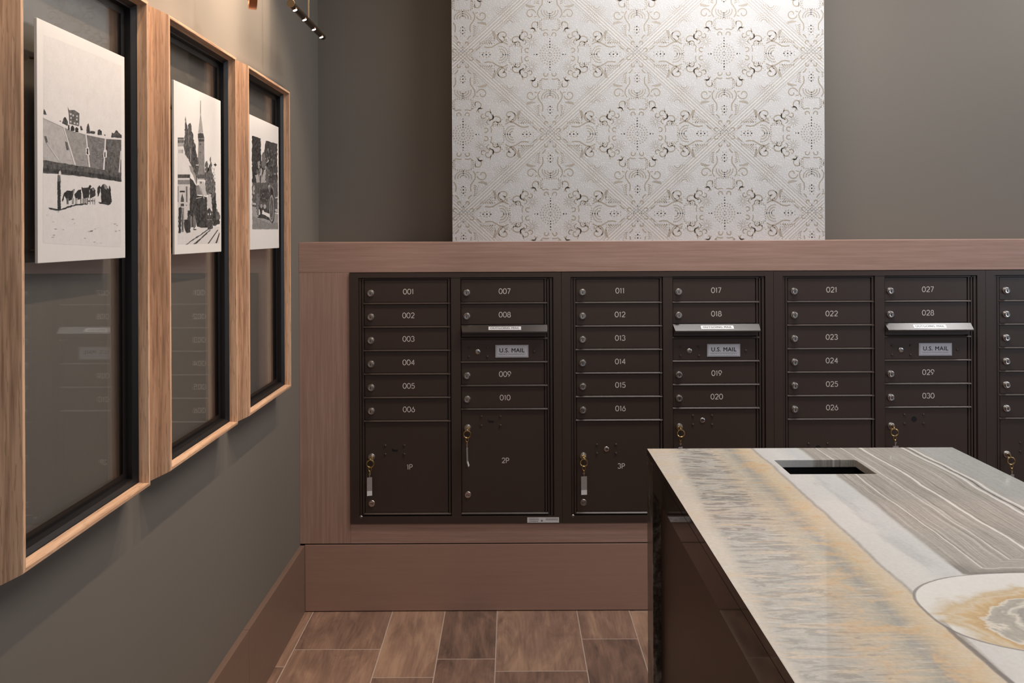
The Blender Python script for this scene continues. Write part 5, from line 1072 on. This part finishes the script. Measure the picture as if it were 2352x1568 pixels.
for ui, (lc, rc, pc, holes) in enumerate(UNITS):
    u = thing('mailbox_unit', ULAB[ui], 'mailbox', (UX + ui * UW, YM, 0), 'mailbox units in the brown casing')
    inst(PM['frame'], 'frame', u)
    top = 1.2537
    for k, nn in enumerate(lc):
        d = door(u, 'mailbox_door', CL, LZ[k] + 0.0012, (top if k == 0 else LZ[k - 1] - 0.0072))
        zc = (LZ[k] + (top if k == 0 else LZ[k - 1] - 0.006)) / 2
        on(d, PM['lock'], 'lock', 0.0795, zc - 0.0065); on(d, number_mesh('%03d' % nn), 'number', 0.222, zc - 0.001)
    rr = [(top, RZ[0]), (RZ[0] - 0.0072, 1.0835), (RZ[2] - 0.0072, RZ[3]), (RZ[3] - 0.0072, RZ[4])]
    for (z1, z0), nn in zip(rr, rc):
        d = door(u, 'mailbox_door', CR, z0 + 0.0012, z1); zc = (z0 + z1) / 2
        on(d, PM['lock'], 'lock', 0.4430, zc - 0.0065); on(d, number_mesh('%03d' % nn), 'number', 0.5865, zc - 0.001)
    f = inst(PM['flap'], 'outgoing_mail_flap', u); inst(PM['flabel'], 'outgoing_mail_label', f)
    mp = door(u, 'carrier_door', CR, RZ[2] + 0.0012, RZ[1] - 0.0072)
    on(mp, PM['mlock'], 'master_lock', 0.4835, 0.9815)
    for x, z in ((0.450, 0.9985), (0.520, 0.9985), (0.450, 0.9625), (0.520, 0.9625), (0.697, 0.981)): on(mp, PM['screw'], 'screw', x, z)
    on(mp, PM['plate'], 'mail_plate', 0.613, 0.983)
    for ci, (nm, hk) in enumerate(zip(pc, holes)):
        col = (CL, CR)[ci]; ztop = (LZ[5], RZ[4])[ci] - 0.0072
        d = door(u, 'parcel_door', col, 0.3747, ztop)
        lx, lz, nx, nz, bz, sx, sz = ((0.0800, 0.5853, 0.2240, 0.547, 0.4096, (0.132, 0.204), (0.628, 0.595)), (0.4440, 0.694, 0.5866, 0.570, 0.441, (0.496, 0.568), (0.7360, 0.702)))[ci]
        on(d, PM['lock'], 'lock', lx, lz); on(d, PM['button'], 'latch_button', lx, bz); on(d, number_mesh(nm, 0.0200), 'number', nx, nz)
        for x in sx:
            for z in sz: on(d, PM['screw'], 'screw', x, z)
        mx, mz = sum(sx) / 2, sum(sz) / 2
        on(d, PM['mlock'] if hk == 'lock' else PM[hk], 'master_lock' if hk == 'lock' else 'keyhole', mx, mz)
    inst(PM['bolt'], 'bolt', u, (0.040, -0.001, 0.3600))
    if ui == 0: inst(PM['sticker'], 'sticker', u)['label'] = 'small white printed sticker'

# ------------------------------------------------------------------ keys left in the parcel locks
def make_key(name, label, x, z, tagw, turn, bend=0.0, swing=0.0):
    k = thing(name, label, 'key', (x, YM - 0.010, z), 'tagged keys left in the parcel locks')
    o = Vector((x, YM - 0.010, z))
    mb = MB(); mb.box((x - 0.0014, YM - 0.0225, z - 0.0045), (x + 0.0014, YM - 0.012, z + 0.0045))
    mb.tube([(x, YM - 0.024 + 0.0105 * 0 - 0.0, z)] + [(x + 0.0135 * math.sin(a), YM - 0.026, z - 0.0135 + 0.0135 * math.cos(a) - 0.004) for a in [i * 2 * PI / 22 for i in range(22)]], 0.0024, 8)
    mb.build('key_bow', M['brass'], k, smooth=True)
    mb = MB(); zz = z - 0.031
    sw = swing
    mb.tube([(x + 0.0055 * math.sin(a) + sw * 0.4, YM - 0.026, zz - 0.0070 + 0.0080 * math.cos(a)) for a in [i * 2 * PI / 16 for i in range(16)]], 0.0015, 6, True)
    mb.tube([(x + sw * 0.6, YM - 0.026 + 0.004 * math.sin(a), zz - 0.0200 + 0.0068 * math.cos(a)) for a in [i * 2 * PI / 16 for i in range(16)]], 0.0014, 6, True)
    mb.build('clasp', M['brass'], k, smooth=True)
    mb = MB(); mb.lathe([(0.0036, 0), (0.0036, 0.003), (0.001, 0.004)], (x + sw * 0.8, YM - 0.0245, zz - 0.026), n=12); mb.box((x + sw * .8 - 0.0016, YM - 0.0275, zz - 0.038), (x + sw * .8 + 0.0016, YM - 0.0255, zz - 0.026)); mb.build('snap', M['chrome'], k, smooth=True)
    mb = MB(); z1 = zz - 0.038; c, s = math.cos(turn) * tagw / 2, math.sin(turn) * tagw / 2; xx = x + sw
    t = 0.0012; n = Vector((-math.sin(turn), math.cos(turn), 0)) * t
    P = [(0, 0, 0), (bend * 0.2, 0, -0.050), (bend, 0, -0.068)]
    L = [[Vector((xx + q[0] + e * c, YM - 0.027 + e * s, z1 + q[2])) for e in (-1, 1)] for q in P]
    for i in range(2):
        a, b = L[i]; d, e = L[i + 1]
        mb.quad([a - n, b - n, e - n, d - n], 0 if i == 0 else 1); mb.quad([a + n, d + n, e + n, b + n], 0 if i == 0 else 1)
        mb.quad([a - n, d - n, d + n, a + n], 0); mb.quad([b - n, b + n, e + n, e - n], 0)
    mb.quad([L[0][0] - n, L[0][0] + n, L[0][1] + n, L[0][1] - n]); mb.quad([L[2][0] - n, L[2][1] - n, L[2][1] + n, L[2][0] + n])
    mb.build('paper_tag', [M['tag'], M['label']], k)
    return k
lock_at = lambda ui, ci: (UX + ui * UW + (0.0800, 0.4440)[ci], (0.5853, 0.694)[ci])
make_key('tagged_key', 'brass key with clear tag facing out, in parcel door 1P', *lock_at(0, 0), 0.019, 0.25, 0.0, -0.003)
make_key('tagged_key', 'brass key with tag hanging edge-on, in parcel door 2P', *lock_at(0, 1), 0.019, 1.45, 0.006, -0.001)
make_key('tagged_key', 'brass key with clear tag facing out, in parcel door 3P', *lock_at(1, 0), 0.022, 0.1, 0.0, 0.0)
make_key('tagged_key', 'brass key at the far left corner of the stone counter, below door 020', *lock_at(1, 1), 0.019, 0.5, 0.0, -0.002)
make_key('tagged_key', 'brass key with pale tag just above the stone counter, below door 030', *lock_at(2, 1), 0.022, 0.15, 0.0, 0.004)
make_key('tagged_key', 'brass key at the far right end of the mailboxes, past door 030', *lock_at(3, 0), 0.019, 0.4, 0.0, 0.003)

# ------------------------------------------------------------------ patterned wallpaper panel on the back wall
def wallpaper():
    X0, X1, Z0, Z1, Y0 = -0.2307, 1.2359, 1.397, ZC, 3.0
    mb = MB(); mb.flat = True; mb.box((X0, Y0, Z0), (X1, YB, Z1), 0)
    hx, hz, cx, cz = 0.3429, 0.3138, 0.1557, 2.1322
    U = 1 / 583.3                                            # one photo-scale unit on the panel
    def clipdraw(kind, pts, wd, m, lay):
        y = Y0 - 0.0002 - lay * 0.0002
        if kind == 'dot':
            x, z = pts
            if X0 + wd < x < X1 - wd and Z0 + wd < z < Z1:
                mb.quad([(x + wd * math.cos(a), y, z + wd * math.sin(a)) for a in [i * PI / 3 for i in range(6)]], m)
        else:
            run = []
            for p in pts + [None]:
                if p is not None and X0 + 0.002 < p[0] < X1 - 0.002 and Z0 + 0.002 < p[1] < Z1: run.append(p)
                else:
                    if len(run) > 1: mb.ribbon(run, wd, y, m)
                    run = []
    # one quarter of the motif, in units, arms up and right; mirrored four ways
    dots, lines = [], []
    for rad, n, r in ((4, 6, 1.2), (11, 12, 1.3), (17, 18, 1.5), (23, 22, 1.5)):
        for i in range(n):
            a = 2 * PI * (i + 0.5) / n
            if 0 <= a <= PI / 2: dots.append((rad * math.cos(a), rad * math.sin(a), r))
    dots += [(0, 30, 1.6), (30, 0, 1.6), (0, 36, 1.2), (36, 0, 1.2)]
    def spiral(cx_, cy_, r0, r1, a0, a1, n=18):
        return [(cx_ + (r0 + (r1 - r0) * i / n) * math.cos(math.radians(a0 + (a1 - a0) * i / n)), cy_ + (r0 + (r1 - r0) * i / n) * math.sin(math.radians(a0 + (a1 - a0) * i / n))) for i in range(n + 1)]
    def arm(sw, L):
        f = (lambda x, y: (x, y * L)) if not sw else (lambda x, y: (y * L, x))
        A = lambda pts, wd=2.1: lines.append(([f(*p) for p in pts], wd))
        D = lambda x, y, r=1.5: dots.append((*f(x, y), r))
        A(spiral(10.5, 45, 6, 3.2, 200, -60)); A([(4, 56), (10, 57), (17, 55), (22, 60)], 2.0)
        for k in range(5): D(22.5 + (k % 2) * 1.2, 60 + k * 4.2, 1.5); D(19 + (k % 2), 61 + k * 4.2, 1.2)
        for k in range(4): D(28, 62 + k * 4, 1.3)
        A(spiral(32, 68, 11, 4, -60, 200)); A(spiral(40, 57, 6.5, 2.5, 250, 20)); A([(31, 52), (36, 60), (46, 60)], 2.0)
        for ring, n in ((7, 4), (13, 7), (19, 9)):
            for k in range(n):
                a = PI * (0.5 - 0.62 * k / n); D(abs(ring * math.cos(a)), 93 - ring * math.sin(a) * 0.8 + 6, 1.5)
        for k in range(4): D(3 + 5 * k, 82 - abs(k - 1.5), 1.5)
        A([(23, 84), (28, 92), (27, 101), (22, 109), (17.5, 115), (16.5, 123), (18, 131)], 2.3)
        A([(29, 88), (36, 86)], 1.6); A(spiral(44, 93, 12.5, 3.5, 170, -190, 26), 2.0)
        for k in range(7):
            x = 34 + k * 3.0; A([(x, 107 + abs(k - 3) * 0.8), (x + 2.4, 111 + k * 0.8)], 1.7)
        for k in range(6):
            y = 116 + k * 4.2; A([(24 + k * 0.3, y), (31 - k * 1.0, y + 3.2)], 1.7); D(35 - k * 1.3, y + 2, 1.2)
        for k in range(5):
            a = 2 * PI * k / 8 + PI / 2; D(abs(6.2 * math.cos(a)), 127 + 7.5 * math.sin(a), 1.6)
        D(0, 127, 1.7); A([(19, 139), (14, 143), (11, 148)], 2.4); A(spiral(8.5, 157, 5.2, 2.4, 60, -190), 2.1)
        D(4, 140, 1.4); D(0, 166, 1.2); D(24, 140, 1.2)
    arm(False, 1.0); arm(True, 1.15)
    A2 = lines.append
    A2((spiral(57, 45, 9, 3, 30, 300), 2.0)); A2((spiral(46, 43, 7, 3, 330, 80), 1.8)); A2((spiral(60, 30, 7, 2.5, 270, 30), 1.8)); A2(([(62, 58), (64, 48), (70, 42)], 1.8))
    A2((spiral(110, 38, 13, 3.5, 60, -270, 26), 2.0)); A2((spiral(76, 24, 8, 3, 180, -60), 1.9))
    for k in range(8): dots.append((86 + k * 4, 30 + (k % 3) * 4, 1.3))
    for k in range(9): dots.append((128 + (k % 3) * 5, 26 + (k // 3) * 6, 1.4))
    rnd = random.Random(2); fill = []
    for ring in range(4):
        for i in range(14):
            a = i / 14 * PI; fill.append((92 + (7 + ring * 5) * math.cos(a), 72 + (7 + ring * 5) * math.sin(a) * 0.9, 0.9))
    for ring in range(5):
        for i in range(12): fill.append((42 + (4 + ring * 2.2) * math.cos(i * 0.52), 28 + (4 + ring * 2.2) * math.sin(i * 0.52), 0.8))
    for i in range(-2, 7):
        for j in range(-4, 5):
            if (i + j) % 2: continue
            mx, mz = cx + i * hx, cz + j * hz
            if not (X0 - hx < mx < X1 + hx and Z0 - hz < mz < Z1 + hz): continue
            for sx in (1, -1):
                for sz in (1, -1):
                    for x, y, r in dots: clipdraw('dot', (mx + sx * x * U, mz + sz * y * U), r * U, 1, 1)
                    for x, y, r in fill: clipdraw('dot', (mx + sx * x * U, mz + sz * y * U), r * U, 1, 1)
                    for pts, wd in lines: clipdraw('line', [(mx + sx * x * U, mz + sz * y * U) for x, y in pts], wd * U * 1.1, 1, 1)
            # lattice lines: two sides of each diamond, dashed and raised
            for sx in (1, -1):
                a = Vector((mx, mz + hz)); b = Vector((mx + sx * hx, mz)); d = b - a; n = Vector((-d.y, d.x)).normalized(); N = 84
                for off, wd, m in ((-9, 1.5, 1), (-6, 1.3, 2), (-3, 1.6, 1), (0, 1.5, 2), (3, 1.6, 1), (6, 1.3, 2), (9, 1.5, 1), (14, 1.2, 1), (-14, 1.2, 1)):
                    for k in range(N):
                        p = a + d * (k / N) + n * (off * U); q = a + d * ((k + (0.55 if m == 1 else 0.8)) / N) + n * (off * U)
                        clipdraw('line', [tuple(p), tuple(q)], wd * U, m, 0)
    ob = mb.build('wallpaper_panel', [M['paper'], M['motif'], M['motif_pale']])
    return tag(ob, 'tall pale panel of taupe damask wallpaper standing on the brown ledge', 'wallpaper panel')
wallpaper()

# ------------------------------------------------------------------ framed displays on the left wall
def ring(mb, y0, y1, z0, z1, prof, mside, mrail):
    """frame swept round a rectangle; prof = (inset, x) pairs"""
    for (d0, xa), (d1, xb) in zip(prof[:-1], prof[1:]):
        def c(d, x): return [(x, y0 + d, z0 + d), (x, y1 - d, z0 + d), (x, y1 - d, z1 - d), (x, y0 + d, z1 - d)]
        A, B = c(d0, xa), c(d1, xb)
        for i in range(4):
            j = (i + 1) % 4; mb.quad([A[i], A[j], B[j], B[i]], mrail if i in (0, 2) else mside)
FLAB = ['oak wall frame around the stadium print, largest and nearest', 'oak wall frame around the church tower print, middle of three', 'oak wall frame around the old car print, nearest the corner']
PLAB = ['white print of dark horses in a stadium, in the nearest oak frame', 'white print of a church tower and tram rails, in the middle oak frame', 'white print of an old motor car, in the far oak frame']
ARTS = [ART_STADIUM, ART_STATION, ART_CAR]
for i in range(3):
    y0, y1, z0, z1 = 1.162 + 0.503 * i, 1.571 + 0.503 * i, 0.9140, 1.9095
    fr = thing('wall_frame', FLAB[i], 'frame', (XW, (y0 + y1) / 2, z0), 'oak frames along the wall')
    mb = MB(); mb.flat = True
    ring(mb, y0, y1, z0, z1, [(-0.026, XW), (-0.0005, -0.7465), (0.0005, -0.746), (0.0055, -0.746), (0.0062, -0.7465), (0.0085, -0.7655)], 0, 1)
    mb.build('oak_casing', [M['oak_z'], M['oak_y']], fr)
    mb = MB(); mb.flat = True
    ring(mb, y0, y1, z0, z1, [(0.0085, -0.7655), (0.0105, -0.7665), (0.0165, -0.7735), (0.0190, -0.7740), (0.0195, -0.7850), (0.034, -0.7853)], 0, 0)
    mb.build('black_inner_frame', M['black'], fr)
    MB().box((-0.7885, y0 + 0.0196, z0 + 0.0196), (-0.7853, y1 - 0.0196, z1 - 0.0196)).build('glass_pane', M['glass'], fr)
    # print board on stand-offs in front of the glass
    py0, py1, pz0, pz1, xf, xb = 1.2345 + 0.5015 * i, 1.5145 + 0.5015 * i, 1.3843, 1.7826, -0.7670, -0.7720
    pr = thing('mounted_print', PLAB[i], 'picture', (xb, (py0 + py1) / 2, pz0), 'prints mounted over the glass')
    MB().box((xb, py0, pz0), (xf, py1, pz1)).build('board', M['board'], pr, bevel=0.0006)
    mb = MB(); mb.flat = True; cols = []
    for k, (g, pts) in enumerate(ARTS[i]):
        x = xf + 0.00012 + 0.000004 * k
        mb.quad([(x, py0 + (py1 - py0) * u, pz0 + (pz1 - pz0) * v) for u, v in pts]); cols.append(g)
    ob = mb.build('photograph', M['print'], pr)
    at = ob.data.color_attributes.new('ink', 'FLOAT_COLOR', 'CORNER')
    for p in ob.data.polygons:
        g = cols[p.index]; l = 0.62 * (g / 12.92 if g < 0.04 else ((g + 0.055) / 1.055) ** 2.4)
        for li in p.loop_indices: at.data[li].color = (l, l * 0.965, l * 0.955, 1)
    for yy in (py0 + 0.012, py1 - 0.03):
        for zz in (pz0 + 0.02, pz1 - 0.062):
            mb = MB(); mb.lathe([(0.0030, 0), (0.0030, 0.0085), (0.0062, 0.0088), (0.0062, 0.0131)], (-0.7853, yy, zz), (1, 0, 0), 16); mb.build('standoff', M['bar'], pr, smooth=True)

# ------------------------------------------------------------------ light bar and copper ring above the frames
lx, lz, ly0, ly1 = -0.65, 2.113, 2.259, 2.645
lb = thing('light_bar', 'thin brass bar lamp with four small lights, hanging near the corner', 'lamp', (lx, (ly0 + ly1) / 2, lz))
mb = MB(); mb.cyl((lx, ly0, lz), (lx, ly1, lz), 0.0105, n=28); mb.build('tube', M['bar'], lb, smooth=True, bevel=0.001)
mb = MB(); mb.cyl((lx, ly0 - 0.0015, lz), (lx, ly0, lz), 0.0116, n=28); mb.tube([(lx + 0.0112 * math.cos(a), ly0 - 0.001, lz + 0.0112 * math.sin(a)) for a in [k * PI / 14 for k in range(28)]], 0.0012, 6, True); mb.build('end_cap', M['cap'], lb, smooth=True)
mb = MB(); mb.cyl((lx, 2.455, lz + 0.009), (lx + 0.004, 2.455, ZC), 0.003, n=12); mb.build('stem', M['stem'], lb, smooth=True)
dv = Vector((0.35, 0, -0.94)).normalized()
for k, yy in enumerate((2.288, 2.392, 2.506, 2.604)):
    c = Vector((lx, yy, lz)); mb = MB()
    mb.lathe([(0.0085, 0.0075), (0.0085, 0.0125), (0.0070, 0.0125), (0.0066, 0.0118)], c, dv, 18)
    cup = mb.build('lamp_cup', M['bar'], lb, smooth=True)
    mb = MB(); mb.lathe([(0.0064, 0.0119), (0.0064, 0.0127), (0.004, 0.0133)], c, dv, 18); mb.build('led_lens', M['led'], cup, smooth=True)
rx, ry, rz = -0.652, 1.93, 2.001
rg = thing('copper_ring', 'copper ring hanging above the middle oak frame', 'ring', (rx, ry, rz))
ax = Vector((0.93, 0.37, 0)).normalized(); sd = Vector((-0.37, 0.93, 0)).normalized()
mb = MB(); mb.flat = False; R, H2 = 0.062, 0.0095; NN = 48
prof = [(R, -H2), (R, H2), (R - 0.004, H2), (R - 0.004, -H2)]; k0 = len(mb.v)
for j in range(NN):
    a = 2 * PI * j / NN; rad = sd * math.cos(a) + Vector((0, 0, 1)) * math.sin(a)
    for r_, h_ in prof: mb.v.append(tuple(Vector((rx, ry, rz + R)) + rad * r_ + ax * h_))
for j in range(NN):
    for e in range(4):
        a, b = k0 + j * 4, k0 + ((j + 1) % NN) * 4; mb.f.append((a + e, a + (e + 1) % 4, b + (e + 1) % 4, b + e)); mb.m.append(0)
mb.build('band', M['copper'], rg, smooth=True)
mb = MB(); mb.cyl((rx, ry, rz + 2 * R - 0.001), (rx, ry, ZC), 0.003, n=12); mb.build('stem', M['stem'], rg, smooth=True)

# ------------------------------------------------------------------ stone counter island
x0, x1, y0, y1, zt = 0.3635, 1.187, 0.35, 2.054, 0.8477
hx0, hx1, hy0, hy1 = 0.669, 0.877, 1.832, 1.947
isl = thing('counter_island', 'banded onyx counter on a dark brown base in the foreground', 'counter', ISL)
def slab():
    mb = MB(); mb.flat = False; t = 0.02
    xs, ys = [x0, hx0, hx1, x1], [y0, hy0, hy1, y1]
    V = {}
    for k, z in enumerate((zt, zt - t)):
        for i, x in enumerate(xs):
            for j, y in enumerate(ys): V[i, j, k] = len(mb.v); mb.v.append((x, y, z))
    F = lambda *q: (mb.f.append(tuple(V[a] for a in q)), mb.m.append(0))
    for i in range(3):
        for j in range(3):
            if (i, j) == (1, 1): continue
            for k in (0, 1): F((i, j, k), (i + 1, j, k), (i + 1, j + 1, k), (i, j + 1, k))
    for i in range(3):
        for j in (0, 3): F((i, j, 0), (i + 1, j, 0), (i + 1, j, 1), (i, j, 1)); mb.m[-1] = 1; F((j, i, 0), (j, i + 1, 0), (j, i + 1, 1), (j, i, 1)); mb.m[-1] = 1
    for a, b in (((1, 1), (2, 1)), ((2, 1), (2, 2)), ((2, 2), (1, 2)), ((1, 2), (1, 1))): F((*a, 0), (*b, 0), (*b, 1), (*a, 1))
    return mb
slab().build('countertop', [M['stone'], M['apron']], isl, bevel=0.0016)
ap = MB(); za = zt - 0.02; zb = zt - 0.083
ap.box((x0, y0, zb), (x0 + 0.02, y1 - 0.08, za)); ap.box((x1 - 0.02, y0, zb), (x1, y1 - 0.08, za)); ap.box((x0 + 0.02, y0, zb), (x1 - 0.02, y0 + 0.02, za))
ap.build('edge_apron', M['apron'], isl)
MB().box((x0, y1 - 0.08, 0), (x1, y1, za)).build('waterfall_leg', M['stone_edge'], isl, bevel=0.001)
MB().box((x0 + 0.021, y0 + 0.03, 0.0), (hx0 - 0.02, y1 - 0.08, za)).box((hx1 + 0.02, y0 + 0.03, 0), (x1 - 0.021, y1 - 0.08, za)).box((hx0 - 0.02, y0 + 0.03, 0), (hx1 + 0.02, hy0 - 0.02, za)).build('cabinet_body', M['side'], isl)
ch = MB(); ch.box((hx0 - 0.012, hy0 - 0.012, 0.25), (hx0 - 0.006, hy1 + 0.012, za)); ch.box((hx1 + 0.006, hy0 - 0.012, 0.25), (hx1 + 0.012, hy1 + 0.012, za)); ch.box((hx0 - 0.006, hy0 - 0.012, 0.25), (hx1 + 0.006, hy0 - 0.006, za)); ch.box((hx0 - 0.006, hy1 + 0.006, 0.25), (hx1 + 0.006, hy1 + 0.012, za)); ch.box((hx0 - 0.012, hy0 - 0.012, 0.24), (hx1 + 0.012, hy1 + 0.012, 0.25))
ch.build('waste_chute', M['black'], isl)
